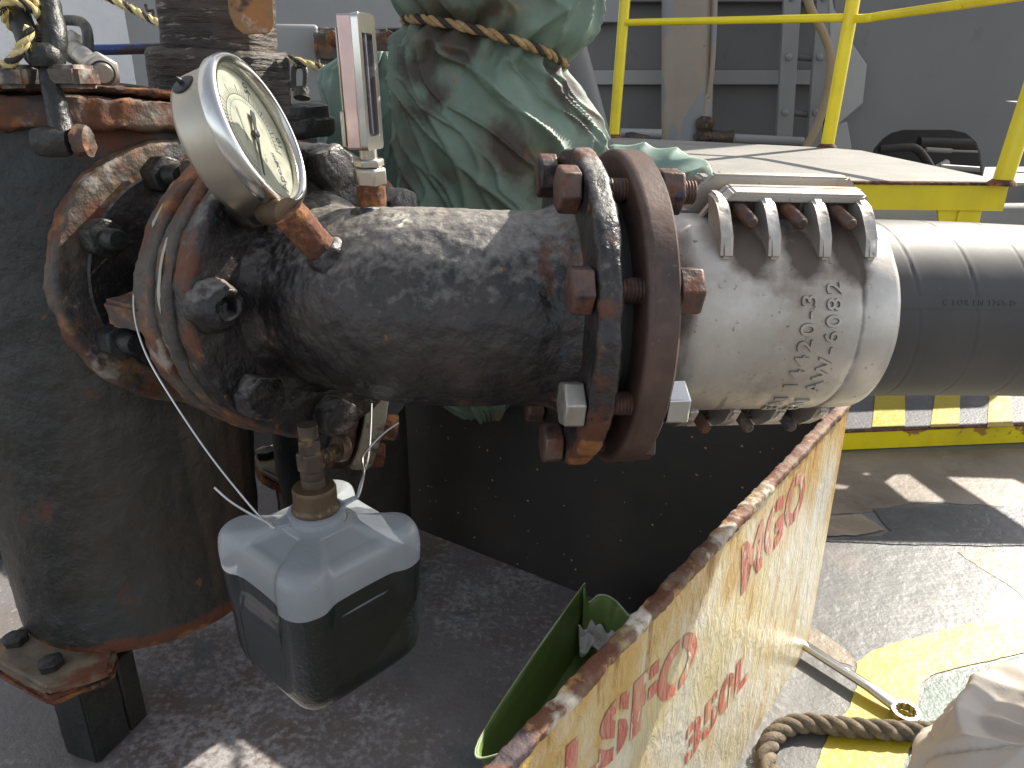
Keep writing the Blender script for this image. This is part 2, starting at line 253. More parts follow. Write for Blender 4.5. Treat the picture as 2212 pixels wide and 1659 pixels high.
M['rope']=mat('brown_grey_rope',(.15,.115,.075),.85,0,[dict(c=(.28,.225,.155),s=60,d=8,lo=.5,hi=.7,amt=.8),dict(c=(.07,.05,.035),s=22,d=8,lo=.56,hi=.7,amt=.8)],[dict(s=330,a=.9,h=.002,d=6)],vs=14,var=.25)
M['ropetan']=mat('tan_rope_fibre',(.36,.23,.10),.85,0,[dict(c=(.5,.36,.18),s=120,d=6,lo=.5,hi=.7)],[dict(s=500,a=.9,h=.001)],vs=40)
M['ropeblack']=mat('black_rope_fibre',(.035,.028,.022),.8,0,bumps=[dict(s=500,a=.9,h=.001)],vs=40)
M['ropeyellow']=mat('yellow_rope_fibre',(.62,.5,.2),.8,0,[dict(c=(.75,.68,.42),s=150,d=6,lo=.5,hi=.7)],[dict(s=500,a=.9,h=.001)],vs=40)
M['cloth']=mat('beige_cotton',(.53,.475,.415),.8,0,[dict(c=(.42,.36,.30),s=5,d=6,lo=.45,hi=.7,amt=.6)],[dict(s=20,a=.3,h=.006),dict(s=900,a=.35,h=.0003)],vs=6,var=.06)
M['rag']=mat('white_rag',(.6,.58,.54),.8,bumps=[dict(s=60,a=.6,h=.004)])
M['dial']=mat('yellowed_dial',(.58,.58,.47),.5,0,[dict(c=(.56,.56,.42),s=30,d=5,lo=.45,hi=.75,amt=.6),dict(c=(.4,.42,.3),s=130,d=6,lo=.66,hi=.72,amt=.7)],var=.06,vs=30)
M['ink']=mat('dial_ink',(.035,.05,.05),.5,var=0)
M['ink2']=mat('faded_blue_dial_ink',(.18,.30,.32),.5,var=0)
M['plug']=mat('black_rubber_plug',(.02,.02,.025),.5)
M['brass']=mat('tarnished_brass',(.13,.085,.045),.45,.4,[dict(c=(.07,.05,.03),s=40,d=8,lo=.45,hi=.65,r=.6,m=.1),dict(c=(.4,.2,.06),s=50,d=8,lo=.6,hi=.7,m=.1)],[dict(s=90,a=.3,h=.001)],vs=20,var=.3)
M['brown']=mat('grimy_valve_steel',(.085,.06,.045),.5,.3,[dict(c=(.28,.15,.06),s=45,d=9,lo=.55,hi=.68,m=0,r=.8),dict(c=(.04,.035,.035),s=20,d=8,lo=.5,hi=.6)],[dict(s=90,a=.4,h=.001)],vs=20)
M['wire']=mat('galvanised_wire',(.55,.54,.52),.3,.9,var=.1)
M['blue']=mat('flaking_blue_paint',(.022,.05,.18),.4,0,[dict(c=(.05,.035,.035),s=30,d=9,lo=.48,hi=.53,r=.6),dict(c=(.5,.5,.52),s=40,d=9,lo=.64,hi=.68)],[dict(s=60,a=.7,h=.003)],vs=8)
M['rustplate']=mat('rust_stained_bracket',(.24,.15,.07),.6,0,[dict(c=ORG,s=18,d=9,lo=.42,hi=.6),dict(c=(.05,.03,.025),s=30,d=9,lo=.55,hi=.64),dict(c=(.42,.38,.3),s=40,d=9,lo=.62,hi=.7)],[dict(s=60,a=.6,h=.003)],vs=9)
M['column']=mat('ribbed_black_paint',(.036,.027,.022),.5,0,[dict(c=(.12,.09,.068),s=12,d=10,lo=.44,hi=.7,st=(1,1,2.2),r=.7,amt=.85),dict(c=(.4,.36,.31),s=40,d=10,lo=.60,hi=.70,st=(1,1,4),amt=.7),dict(c=ORG,s=7,d=9,lo=.70,hi=.78,amt=.5)],[dict(s=30,a=1,h=.007,st=(.5,.5,4),d=6),dict(s=120,a=.5,h=.002)],vs=9,var=.3)
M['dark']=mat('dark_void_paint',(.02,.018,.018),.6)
M['pink']=M['chromebright']
M['lug']=mat('rusty_tan_lug',(.15,.115,.075),.6,0,[dict(c=(.24,.19,.13),s=14,d=9,lo=.45,hi=.7,amt=.8),dict(c=RUST,s=16,d=10,lo=.52,hi=.62,r=.85),dict(c=ORG,s=40,d=9,lo=.58,hi=.7,amt=.7)],[dict(s=60,a=.7,h=.003,d=9)],vs=10,var=.3)
M['sand']=mat('sandy_salt_crust',(.30,.26,.19),.8,0,[dict(c=(.06,.05,.045),s=40,d=9,lo=.50,hi=.60,s2=8,a2=.6),dict(c=(.42,.37,.27),s=12,d=6,lo=.5,hi=.7)],[dict(s=90,a=.9,h=.004,d=8)],vs=9)
M['glass']=mat('dull_scale_glass',(.05,.045,.06),.15,0,[dict(c=(.25,.27,.32),s=40,d=8,lo=.54,hi=.72,r=.4,amt=.6)],spec=.7)
def mat_jug(name,wet):
    m=bpy.data.materials.new(name); m.use_nodes=True; nt=m.node_tree; N=nt.nodes; L=nt.links; b=N['Principled BSDF']
    tc=N.new('ShaderNodeTexCoord'); n1=N.new('ShaderNodeTexNoise'); n1.inputs['Scale'].default_value=330; n1.inputs['Detail'].default_value=2; L.new(tc.outputs['Object'],n1.inputs[0])
    at=N.new('ShaderNodeAttribute'); at.attribute_name='wear'
    bp=N.new('ShaderNodeBump'); bp.inputs['Distance'].default_value=.0028; L.new(n1.outputs[0],bp.inputs['Height'])
    ma=N.new('ShaderNodeMath'); ma.operation='MULTIPLY_ADD'; L.new(at.outputs['Fac'],ma.inputs[0]); ma.inputs[1].default_value=-.45; ma.inputs[2].default_value=.5; L.new(ma.outputs[0],bp.inputs['Strength'])
    L.new(bp.outputs[0],b.inputs['Normal']); b.inputs['Roughness'].default_value=.2; b.inputs['Coat Weight'].default_value=.7; b.inputs['Coat Roughness'].default_value=.10
    if wet:
        b.inputs['Base Color'].default_value=(.016,.019,.021,1); b.inputs['Specular IOR Level'].default_value=.4
    else:
        b.inputs['Base Color'].default_value=(.60,.625,.64,1)
        tr=N.new('ShaderNodeBsdfTranslucent'); tr.inputs[0].default_value=(.70,.73,.78,1); tp=N.new('ShaderNodeBsdfTransparent'); tp.inputs[0].default_value=(.82,.86,.90,1)
        a=N.new('ShaderNodeMixShader'); a.inputs[0].default_value=.42; L.new(b.outputs[0],a.inputs[1]); L.new(tr.outputs[0],a.inputs[2])
        c=N.new('ShaderNodeMixShader'); c.inputs[0].default_value=.38; L.new(a.outputs[0],c.inputs[1]); L.new(tp.outputs[0],c.inputs[2])
        L.new(c.outputs[0],N['Material Output'].inputs[0])
    return m
M['jug']=mat_jug('frosted_plastic',False); M['oil']=mat_jug('dark_oil_behind_plastic',True)
def add_glass(name):
    m=bpy.data.materials.new(name); m.use_nodes=True; nt=m.node_tree; N=nt.nodes; L=nt.links
    g=N.new('ShaderNodeBsdfGlossy'); g.inputs['Roughness'].default_value=.1; tp=N.new('ShaderNodeBsdfTransparent'); fr=N.new('ShaderNodeFresnel'); fr.inputs[0].default_value=1.5
    tc=N.new('ShaderNodeTexCoord'); n=N.new('ShaderNodeTexNoise'); n.inputs['Scale'].default_value=60; n.inputs['Detail'].default_value=8; L.new(tc.outputs['Object'],n.inputs[0])
    mr=N.new('ShaderNodeMapRange'); L.new(n.outputs[0],mr.inputs[0]); mr.inputs[1].default_value=.5; mr.inputs[2].default_value=.8; mr.inputs[4].default_value=.3
    ad=N.new('ShaderNodeMath'); ad.operation='ADD'; L.new(mr.outputs[0],ad.inputs[0]); L.new(fr.outputs[0],ad.inputs[1]); ad.use_clamp=True
    mx=N.new('ShaderNodeMixShader'); L.new(ad.outputs[0],mx.inputs[0]); L.new(tp.outputs[0],mx.inputs[1]); L.new(g.outputs[0],mx.inputs[2]); L.new(mx.outputs[0],N['Material Output'].inputs[0]); return m
M['lens']=add_glass('dusty_gauge_glass')
# ------------------------------------------------------------ more shape helpers
def text_mesh(body,size,fn,ext=.0006,space=1.,res=4,stencil=None,align='LEFT',bold=0.,sub=0,mb=None):
    cu=bpy.data.curves.new('t','FONT'); cu.body=body; cu.size=size; cu.extrude=ext; cu.resolution_u=res; cu.space_character=space; cu.align_x=align; cu.offset=bold
    o=bpy.data.objects.new('t',cu); C.objects.link(o); bpy.context.view_layer.update()
    me=bpy.data.meshes.new_from_object(o); bpy.data.objects.remove(o)
    mb=mb or MB(); b2=bmesh.new(); b2.from_mesh(me); bpy.data.meshes.remove(me)
    if sub:
        bmesh.ops.triangulate(b2,faces=b2.faces)
        bmesh.ops.subdivide_edges(b2,edges=[e for e in b2.edges if e.calc_length()>size*.2],cuts=sub)
    if stencil:
        for x0,x1 in stencil:
            for x in (x0,x1):
                g=b2.verts[:]+b2.edges[:]+b2.faces[:]
                bmesh.ops.bisect_plane(b2,geom=g,plane_co=(x,0,0),plane_no=(1,0,0))
            bmesh.ops.delete(b2,geom=[f for f in b2.faces if x0<f.calc_center_median().x<x1],context='FACES')
    mp={}
    for v in b2.verts: mp[v.index if False else v]=mb.bm.verts.new(fn(v.co))
    for f in b2.faces:
        try: mb.bm.faces.new([mp[v] for v in f.verts])
        except ValueError: pass
    b2.free(); return mb
def smoothpath(pts,n=8,closed=False):
    pts=[Vector(p) for p in pts]; out=[]; m=len(pts)
    for i in range(m-1 if not closed else m):
        g=lambda k:(pts[k%m] if closed else pts[max(0,min(m-1,k))])
        a,b,c,d=g(i-1),g(i),g(i+1),g(i+2)
        for k in range(n):
            t=k/n; out.append(.5*((2*b)+(-a+c)*t+(2*a-5*b+4*c-d)*t*t+(-a+3*b-3*c+d)*t**3))
    out.append(pts[0] if closed else pts[-1]); return out
def rope(mb,pts,r,pitch,seg=8,mis=(0,1,0),fuzz=0,fl=.004,n=3):
    # resample
    q=[pts[0]]; L=[0]
    for p in pts[1:]: L.append(L[-1]+(p-q[-1]).length); q.append(p)
    tot=L[-1]; N_=max(8,int(tot/(pitch/14))); res=[]; j=0
    for i in range(N_+1):
        s=tot*i/N_
        while j<len(L)-2 and L[j+1]<s: j+=1
        t=(s-L[j])/max(1e-9,L[j+1]-L[j]); res.append(q[j].lerp(q[j+1],t))
    x=None; fr=[]
    for i,p in enumerate(res):
        t=(res[min(i+1,N_)]-res[max(i-1,0)]).normalized()
        if x is None: x=t.orthogonal().normalized()
        x=(x-t*x.dot(t)).normalized(); fr.append((p,t,x,t.cross(x)))
    for k in range(n):
        sp=[]
        for i,(p,t,a,b) in enumerate(fr):
            g=2*PI*(k/n+i/N_*tot/pitch); sp.append(p+(a*math.cos(g)+b*math.sin(g))*r*.5)
        mb.tube(sp,r*.56,seg,mis[k%len(mis)])
    for i in range(fuzz):
        p,t,a,b=random.choice(fr); g=random.random()*2*PI; d=(a*math.cos(g)+b*math.sin(g)+t*random.uniform(-.8,.8)).normalized()
        s=p+(a*math.cos(g)+b*math.sin(g))*r*.85; wv=t.cross(d).normalized()*.00025*(r/.008+.4)
        e=s+d*fl*random.uniform(.4,1)+Vector((0,0,-random.random()*fl*.3))
        f=mb.bm.faces.new([mb.bm.verts.new(v) for v in (s-wv,s+wv,e)]); f.material_index=random.choice(mis)
    return mb
def shape2d(outer,holes,depth,m):
    cu=bpy.data.curves.new('s','CURVE'); cu.dimensions='2D'; cu.fill_mode='BOTH'; cu.extrude=depth/2
    for poly in [outer]+holes:
        sp=cu.splines.new('POLY'); sp.points.add(len(poly)-1)
        for i,(x,y) in enumerate(poly): sp.points[i].co=(x,y,0,1)
        sp.use_cyclic_u=True
    o=bpy.data.objects.new('s',cu); C.objects.link(o); bpy.context.view_layer.update()
    me=bpy.data.meshes.new_from_object(o); bpy.data.objects.remove(o)
    mb=MB(); me.transform(m); mb.bm.from_mesh(me); mb.w=mb.bm.verts.layers.float.get('wear') or mb.bm.verts.layers.float.new('wear')
    bmesh.ops.remove_doubles(mb.bm,verts=mb.bm.verts,dist=1e-5); bpy.data.meshes.remove(me); return mb
def bolthead(name,parent,m,af,h,mt,bev=.0012,lump=0,label=None):
    mb=MB(); mb.hexa(m,af,h)
    if lump:
        bmesh.ops.subdivide_edges(mb.bm,edges=mb.bm.edges,cuts=5,use_grid_fill=True)
        bmesh.ops.smooth_vert(mb.bm,verts=mb.bm.verts,factor=.5,use_axis_x=True,use_axis_y=True,use_axis_z=True)
        bmesh.ops.smooth_vert(mb.bm,verts=mb.bm.verts,factor=.5,use_axis_x=True,use_axis_y=True,use_axis_z=True)
        mb.rough(lump,60,3,3); mb.wear(lambda c:.2); bev=0
    return obj(name,mb,mt,parent,bevel=bev,label=label)
# ------------------------------------------------------------ setting: deck, tray floor, walls
def poly_sheet(name,pts,z,mt,kind='structure',wob=.0,sd=0,**k):
    q=[]
    n=len(pts)
    for i in range(n):
        a=Vector(pts[i]);b=Vector(pts[(i+1)%n]); m=max(1,int((b-a).length/.006)) if wob else 1
        for j in range(min(m,400)):
            p=a.lerp(b,j/m)
            if wob: p=p+Vector((N3(p,60,sd)*wob+N3(p,14,sd)*wob*1.6,N3(p,60,sd+9)*wob+N3(p,14,sd+5)*wob*1.6,0))
            q.append(p)
    mb=MB(); f=mb.bm.faces.new([mb.bm.verts.new((p.x,p.y,z)) for p in q]); bmesh.ops.triangulate(mb.bm,faces=mb.bm.faces)
    return obj(name,mb,mt,kind=kind,flat=True,**k)
poly_sheet('deck',[(-60,-40),(60,-40),(60,80),(-60,80)],0,M['deck'])
K=Vector((.408,.902,0)); dW=Vector((-.83,.56,0)).normalized(); pW=Vector((-.612,-.79,0)).normalized()
def xy(v): return (v.x,v.y)
poly_sheet('tray_floor',[K,K+dW*4.2,K+dW*4.2+pW*3,K+pW*1.6+Vector((-2,-.6,0)),K+pW*1.6],.001,M['tray'])
def Gp(*uv): return [G(u,v) for u,v in uv]
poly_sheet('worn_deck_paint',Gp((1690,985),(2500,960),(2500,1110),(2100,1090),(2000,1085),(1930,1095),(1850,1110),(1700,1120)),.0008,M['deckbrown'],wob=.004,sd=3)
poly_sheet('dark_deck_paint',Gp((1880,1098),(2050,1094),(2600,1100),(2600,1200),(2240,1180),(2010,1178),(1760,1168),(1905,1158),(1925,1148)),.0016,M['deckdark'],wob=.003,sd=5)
poly_sheet('tan_deck_paint',Gp((1738,1120),(1860,1112),(1912,1146),(1850,1158),(1740,1162)),.0024,M['decktan'],wob=.003,sd=8)
poly_sheet('tan_deck_paint',Gp((2060,1188),(2120,1184),(2240,1230),(2400,1330),(2290,1340),(2180,1270)),.0006,M['decktan'],wob=.004,sd=11)
poly_sheet('tan_deck_paint',Gp((1738,1345),(1780,1368),(1850,1425),(1840,1440),(1735,1402)),.0006,M['decktan'],wob=.004,sd=12)
poly_sheet('yellow_deck_line',Gp((1740,1720),(1772,1625),(1832,1530),(1848,1475),(1852,1432),(1885,1408),(1960,1382),(2060,1356),(2212,1334),(2400,1320),(2400,1385),(2212,1410),(2080,1440),(2010,1462),(1990,1480),(1984,1520),(1972,1590),(1950,1659),(1935,1720)),.0014,M['deckyellow'],wob=.0025,sd=2)
poly_sheet('green_deck_paint',Gp((1942,1720),(1957,1659),(1979,1590),(1991,1520),(1997,1484),(2016,1467),(2085,1446),(2212,1416),(2400,1391),(2600,1391),(2500,1720)),.0010,M['deckgreen'],wob=.0015,sd=4)
# dark coaming behind, cream coaming plate in front
def wall_plate(a,b,h,th,mt,name,**k):
    a=Vector(a);b=Vector(b); L=(b-a).length; d=(b-a).normalized(); nrm=Vector((-d.y,d.x,0))
    mb=MB(); mb.box(frame(a+d*L/2+Vector((0,0,h/2)),(0,0,1),d),L,th,h); return obj(name,mb,mt,**k)
HW=.412
co=wall_plate(K+dW*.006,K+dW*4.2,HW,.012,M['darkwall'],'coaming_wall',label='dark coaming wall at the back of the tray, behind the black pipe',cat='coaming',loc=(0,0,0),bevel=.002)
mb=MB()
for i in range(150):                                  # small flecks of rust scale stuck on the wall
    s=random.uniform(.02,1.3); z=random.uniform(.01,.40); nrm=Vector((-dW.y,dW.x,0)); nrm=nrm if nrm.y<0 else -nrm
    p=K+dW*s+nrm*.0062+Vector((0,0,z)); r=random.choice((.0007,.0009,.0012,.0018))
    mb.lathe([(r,0),(r*.7,.0006)],6,frame(p,nrm))
obj('rust_fleck',mb,M['speck'],co,kind='stuff')
# cream plate: from far corner toward the camera
pa=K-pW*.074; pb=K+pW*.80; Lp=(pb-pa).length; TP=.009
pn=Vector((-pW.y,pW.x,0)); pn=pn if pn.x>0 else -pn                # visible face normal (right / toward the camera)
pl=thing('coaming_plate',pa,'cream painted coaming plate with rust streaks and red stencilled letters','coaming')
mb=MB()
def pf(s,h,o=0): return pa+pW*(s*Lp)+Vector((0,0,h))+pn*o
mb.box(frame(pf(.5,HW/2-.004,0),(0,0,1),pW),Lp,TP,HW-.008)
bmesh.ops.subdivide_edges(mb.bm,edges=mb.bm.edges,cuts=40,use_grid_fill=True)
mb.wear(lambda c:max(0,1-(HW-c.z)/.13)*1.0+max(0,1-(c-pa).dot(pW)/.05)*.6+.25*max(0,1-c.z/.05))
obj('plate',mb,M['plate'],pl)
mb=MB(); n=420; rs=[]                                  # corroded top edge
for i in range(n+1):
    s=i/n; c=pf(s,HW-.004); k=1.05+.10*N3(c,14); r=[]
    for a in range(16):
        g=2*PI*a/16; sg=lambda q:math.copysign(abs(q)**.55,q); p=pn*(sg(math.cos(g))*TP*.78*k)+Vector((0,0,sg(math.sin(g))*.0050*k)); p=c+p; p+=(p-c).normalized()*(.0016*FR(p,60,4)+.0008*N3(p,190)); r.append(p)
    rs.append(r)
mb.rings(rs); obj('corroded_edge',mb,M['plateedge'],pl)
def ray_plate(u,v):                                    # (s along, h) on the visible face
    d=cv((u-1106)/F,(v-829.5)/F,1); o=pa+pn*(TP/2); t=(o-O).dot(pn)/d.dot(pn); q=O+d*t; return ((q-pa).dot(pW),q.z)
def plate_text(body,p0,p1,top,stencil,sp=1.05,cut=.0):
    # p0 = pixel of the left foot of the text, p1 = right foot, top = pixel of the top above p0
    s0,h0=ray_plate(*p0); s1,h1=ray_plate(*p1); st,ht=ray_plate(*top)
    L=math.hypot(s1-s0,h1-h0); ux,uz=(s1-s0)/L,(h1-h0)/L; vx,vz=st-s0,ht-h0
    cu=bpy.data.curves.new('t','FONT'); cu.body=body; cu.size=1; cu.space_character=sp; o=bpy.data.objects.new('t',cu); C.objects.link(o); bpy.context.view_layer.update(); wd=o.dimensions.x; hh=.70; bpy.data.objects.remove(o)
    kx=L/wd; base=pa+pn*(TP/2+.0006)
    def fn(c): 
        x=c.x*kx; y=c.y/hh
        return base+pW*(s0+ux*x+vx*y)+Vector((0,0,h0+uz*x+vz*y))+pn*(c.z)
    return text_mesh(body,1,fn,ext=.0,space=sp,stencil=[(a*wd,b*wd) for a,b in stencil],bold=.045)
for body,p0,p1,top,ste in (('LSFO',(1213,1748),(1488,1460),(1217,1622),[(.085,.11),(.34,.37),(.58,.60),(.86,.895)]),
                       ('350L',(1478,1652),(1608,1472),(1480,1582),[(.11,.14),(.385,.41),(.66,.69)]),
                       ('MGO',(1598,1285),(1729,1100),(1600,1188),[(.50,.525),(.83,.86)])):
    obj('stencil_lettering',plate_text(body,p0,p1,top,ste),M['red'],pl,label='red stencilled '+body)
# ------------------------------------------------------------ main axis frames
A0=O+cv(.0421,-.067,.684); D=cv(.9893,-.0150,.1455).normalized()
E1=cv(.1455,0,-.9893); E1=(E1-D*E1.dot(D)).normalized(); E2=D.cross(E1)     # E1 toward the camera, E2 down
def AF(t,tilt=0): return frame(A0+D*t,D,E1)
def AP(t,ph,r): return A0+D*t+(E1*math.cos(R(ph))+E2*math.sin(R(ph)))*r
n2=cv(math.sin(.925)*math.cos(.17),math.sin(.17),-math.cos(.925)*math.cos(.17)).normalized()
C2=O+cv(-.182,-.086,.749)
B1=n2.cross(Vector((0,0,1))).normalized(); B1=B1 if B1.x<0 else -B1        # in-plane, toward camera-left
B2=n2.cross(B1); B2=B2 if B2.z<0 else -B2                                    # in-plane, down
def FP(s,ph,r): return C2+n2*s+(B1*math.cos(R(ph))+B2*math.sin(R(ph)))*r
def FF(s): return frame(C2+n2*s,n2,B1)
I2=C2+n2*.117; T2=A0+D*(-.02)
# ------------------------------------------------------------ black pipe spool
sp=thing('pipe_spool',C2,'black painted bent pipe spool with rusty flanges at both ends','pipe')
path=[]
for k in range(61):
    t=k/60; path.append(C2*(1-t)**2+I2*(2*t*(1-t))+T2*t*t) if False else None
path=[]
P0,P1,P2,P3=C2-n2*.004,C2+n2*.085,A0+D*(-.135),A0+D*(-.03)
for k in range(150):
    t=k/149; path.append(P0*(1-t)**3+P1*(3*t*(1-t)**2)+P2*(3*t*t*(1-t))+P3*t**3)
path+= [A0+D*(-.03+.034*k/12) for k in range(1,13)]
mb=MB(); mb.tube(path,lambda t:.0855+.014*max(0,1-t/.10)**2+.012*max(0,(t-.93)/.07)**2,200)
mb.rough(.0016,20,4,1); mb.rough(.0007,80,4,4)
mb.wear(lambda c:.35*max(0,((c-A0).dot(D)+.04)/.04)+.25*max(0,FR(c,9,2)))
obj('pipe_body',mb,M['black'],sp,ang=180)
def flange(mb,m,r,z0,z1,seg=220,edge=.003,amp=.002,sd=0,ri=.05):
    mb.lathe([(ri,z0),(r-edge,z0),(r,z0+edge),(r,z1-edge),(r-edge,z1),(ri,z1)],seg,m,.0035,cap0=True,cap1=True)
    c=m.translation; z=m.col[2].to_3d()
    def rad(p): q=p-c; return (q-z*q.dot(z)).length
    def edgef(p): return .35+1.2*max(0,1-(r-rad(p))/.012)
    mb.rough(amp*.5,30,4,sd,edgef); mb.rough(amp*.3,120,4,sd+3)
    mb.wear(lambda p:max(0,1-(r-rad(p))/.016)*.28+.05)
    return mb
mb=MB(); flange(mb,AF(0),.1378,0,.0192,amp=.0026,sd=2)
mb.wear(lambda p:(.12 if (p-A0).dot(E2)<.112 or (p-A0).dot(E1)<.02 else .95)*max(0,1-(.1378-((p-A0)-D*(p-A0).dot(D)).length)/.012)+.10)
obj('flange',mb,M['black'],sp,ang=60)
mb=MB(); flange(mb,FF(0),.142,-.025,0,amp=.0026,sd=5)
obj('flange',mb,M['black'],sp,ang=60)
mb=MB()                                                 # raised faces inside the gap
mb.lathe([(.06,.019),(.102,.0192),(.102,.025),(.106,.026),(.106,.030),(.101,.031),(.101,.0368),(.06,.037)],96,AF(0)); obj('gasket',mb,M['dark'],sp)
# stubs and weld collars on the pipe
def blob(a,b,r0,r1,mt,name,parent,amp=.0015,f=70,seg=48,ins=.01,wear=.3):
    a=Vector(a);b=Vector(b); d=(b-a).normalized(); L=(b-a).length
    mb=MB(); mb.lathe([(r0*1.25,-ins),(r0*1.12,.001),(r0,.006),(r1,L-.003),(r1*.9,L)],seg,frame(a,d),.0015); mb.rough(amp,f,4,2); mb.wear(lambda c:wear)
    return obj(name,mb,mt,parent,ang=70)
# branch for the gauge, and for the thermometer
def surf(u,v,r=.0855):
    z=.45
    while z<.9:
        p=P(u,v,z)
        if min((p-q).length for q in path)<r: return p
        z+=.002
    return P(u,v,.62)
gA=surf(702,548); gB=P(622,458,.606); print('gA',gA,(gA-O).length)
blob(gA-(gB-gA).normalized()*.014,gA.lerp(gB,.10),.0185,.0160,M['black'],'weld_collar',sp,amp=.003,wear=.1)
tA=P(792,470,.668); tB=P(790,398,.662)
blob(P(793,480,.668),P(792,452,.667),.0155,.0145,M['black'],'weld_collar',sp,amp=.002,wear=.15)
# stack behind the spool flange: two more rusty discs, the valve neck and the vessel nozzle flange
vb=thing('check_valve',FP(-.1,0,0),'rust edged black valve bolted between the vessel nozzle and the bent spool','valve')
mb=MB(); flange(mb,FF(0),.1445,-.051,-.0275,amp=.0034,sd=9); obj('wafer_disc',mb,M['rim'],vb,ang=60)
mb=MB(); flange(mb,FF(0),.146,-.084,-.0545,amp=.0032,sd=12); obj('flange',mb,M['rim'],vb,ang=60)
mb=MB(); mb.lathe([(.085,-.20),(.092,-.17),(.085,-.13),(.098,-.095),(.108,-.084)],120,FF(0),.004); mb.rough(.002,30,4,3); obj('neck',mb,M['black2'],vb)
for ph,rr in ((4,.132),(-84,.125),(94,.125)):
    m=frame(FP(-.128,ph,.105),n2,(FP(0,ph,1)-FP(0,0,0)*1)) ; rd=(FP(0,ph,1)-FP(0,ph,0)).normalized()
    m=frame(FP(-.128,ph,.100),n2,rd); mb=MB(); mb.box(m,.062,.028,.105)
    bmesh.ops.bevel(mb.bm,geom=mb.bm.edges[:],offset=.004,segments=2,affect='EDGES'); bmesh.ops.subdivide_edges(mb.bm,edges=mb.bm.edges,cuts=8,use_grid_fill=True); mb.rough(.0016,60,3,5); mb.wear(lambda c:.12)
    obj('rib',mb,M['rim'] if ph<10 else M['black2'],vb)
for k in range(8):                                       # lumpy painted bolts of the spool flange
    ph=-8+45*k; m=frame(FP(-.001,ph,.1205),n2,FP(0,ph,1)-FP(0,ph,0))
    if ph==-8:
        mb=MB(); mb.lathe([(.024,-.003),(.0235,.006),(.021,.016),(.0165,.024),(.0105,.026),(.0095,.024),(.0085,.010),(.001,.009)],48,m,.002); mb.rough(.0022,70,3,4); mb.wear(lambda c:.12)
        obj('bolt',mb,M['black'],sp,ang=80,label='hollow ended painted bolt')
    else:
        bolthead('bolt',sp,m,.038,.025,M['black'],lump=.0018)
M['drip']=mat('cream_paint_drip',(.40,.36,.28),.4,var=.15,vs=60)
def drip(par,s0,p0,p1,r,w_,ds=0):
    mb=MB(); n=24; rs=[]
    for k in range(n+1):
        t=k/n; ph=p0+(p1-p0)*t; c=FP(s0+ds*t+.0008*N3((t*4,p0,1),1.3),ph,r); w=w_*(.55+.6*t if t<.85 else 1.06*(1-(t-.85)/.17))*(1+.2*N3((t*6,s0*90,2),1)); w=max(w,.0003)
        tn=(FP(s0,ph+1,r)-FP(s0,ph-1,r)).normalized(); o=(FP(s0,ph,1)-FP(s0,ph,0)).normalized(); rs.append([c+n2*math.cos(2*PI*j/8)*w+o*math.sin(2*PI*j/8)*w*.45 for j in range(8)])
    mb.rings(rs); obj('paint_drip',mb,M['drip'],par)
drip(vb,-.040,-30,-4,.1452,.0026); drip(vb,-.068,-42,-33,.1465,.0022); drip(vb,-.012,-62,-54,.1428,.0018,.002)
# ------------------------------------------------------------ vessel (strainer) on the left
va=P(212,600,.985); vz=P(322,1288,1.10); vd=(va-vz).normalized(); VL=(va-vz).length
vs=thing('strainer_vessel',vz,'large upright dark strainer vessel with rusty lid on the far left','vessel')
mv=frame(vz,vd,(0,-1,0)); VR=.172
mb=MB(); mb.lathe([(.02,.0),(.138,.0),(.149,.006),(.153,.02),(.156,.05),(.178,VL),(.178,VL+.20)],240,mv,.006)
mb.rough(.0018,24,4,1); mb.rough(.0007,110,2,2)
mb.wear(lambda c:.9*max(0,1-(c-vz).dot(vd)/.03)+.22*max(0,((c-vz).dot(vd)-VL-.1)/.1))
obj('shell',mb,M['black2'],vs,ang=60)
def VP(ph,r,h): return mv@Vector((r*math.cos(R(ph)),r*math.sin(R(ph)),h))     # ph 0 = toward the camera axis
# find the height of the rim seen at v=283
def hv(u,v,r=.2):                                      # height along vessel axis where the front at radius r meets row v
    best=None
    for i in range(400):
        h=.2+i*.002; p=VP(0,r,h)-O; y=-(p.z*CT+p.y*ST); z=p.y*CT-p.z*ST; e=abs(y/z*F+829.5-v)
        if best is None or e<best[0]: best=(e,h)
    return best[1]
h0=hv(0,282); h1=hv(0,208); h2=hv(0,196); h3=hv(0,176)
mb=MB(); mb.lathe([(.15,h0),(.196,h0),(.2,h0+.004),(.2,h1-.003),(.196,h1),(.15,h1)],240,mv,.004); mb.rough(.0045,26,5,4); mb.rough(.002,90,3,5); mb.wear(lambda c:.12+.12*N3(c,10)); obj('top_flange',mb,M['rim'],vs,ang=60)
mb=MB(); mb.lathe([(.05,h2),(.196,h2),(.199,h2+.003),(.199,h3-.002),(.19,h3),(.05,h3)],240,mv,.004); mb.rough(.004,30,5,7); mb.rough(.0018,90,3,8); mb.wear(lambda c:.4); obj('lid',mb,M['rust'],vs,ang=60)
mb=MB(); mb.lathe([(.10,h1-.002),(.165,h1-.002),(.165,h2+.002),(.10,h2+.002)],90,mv); obj('gasket',mb,M['dark'],vs)
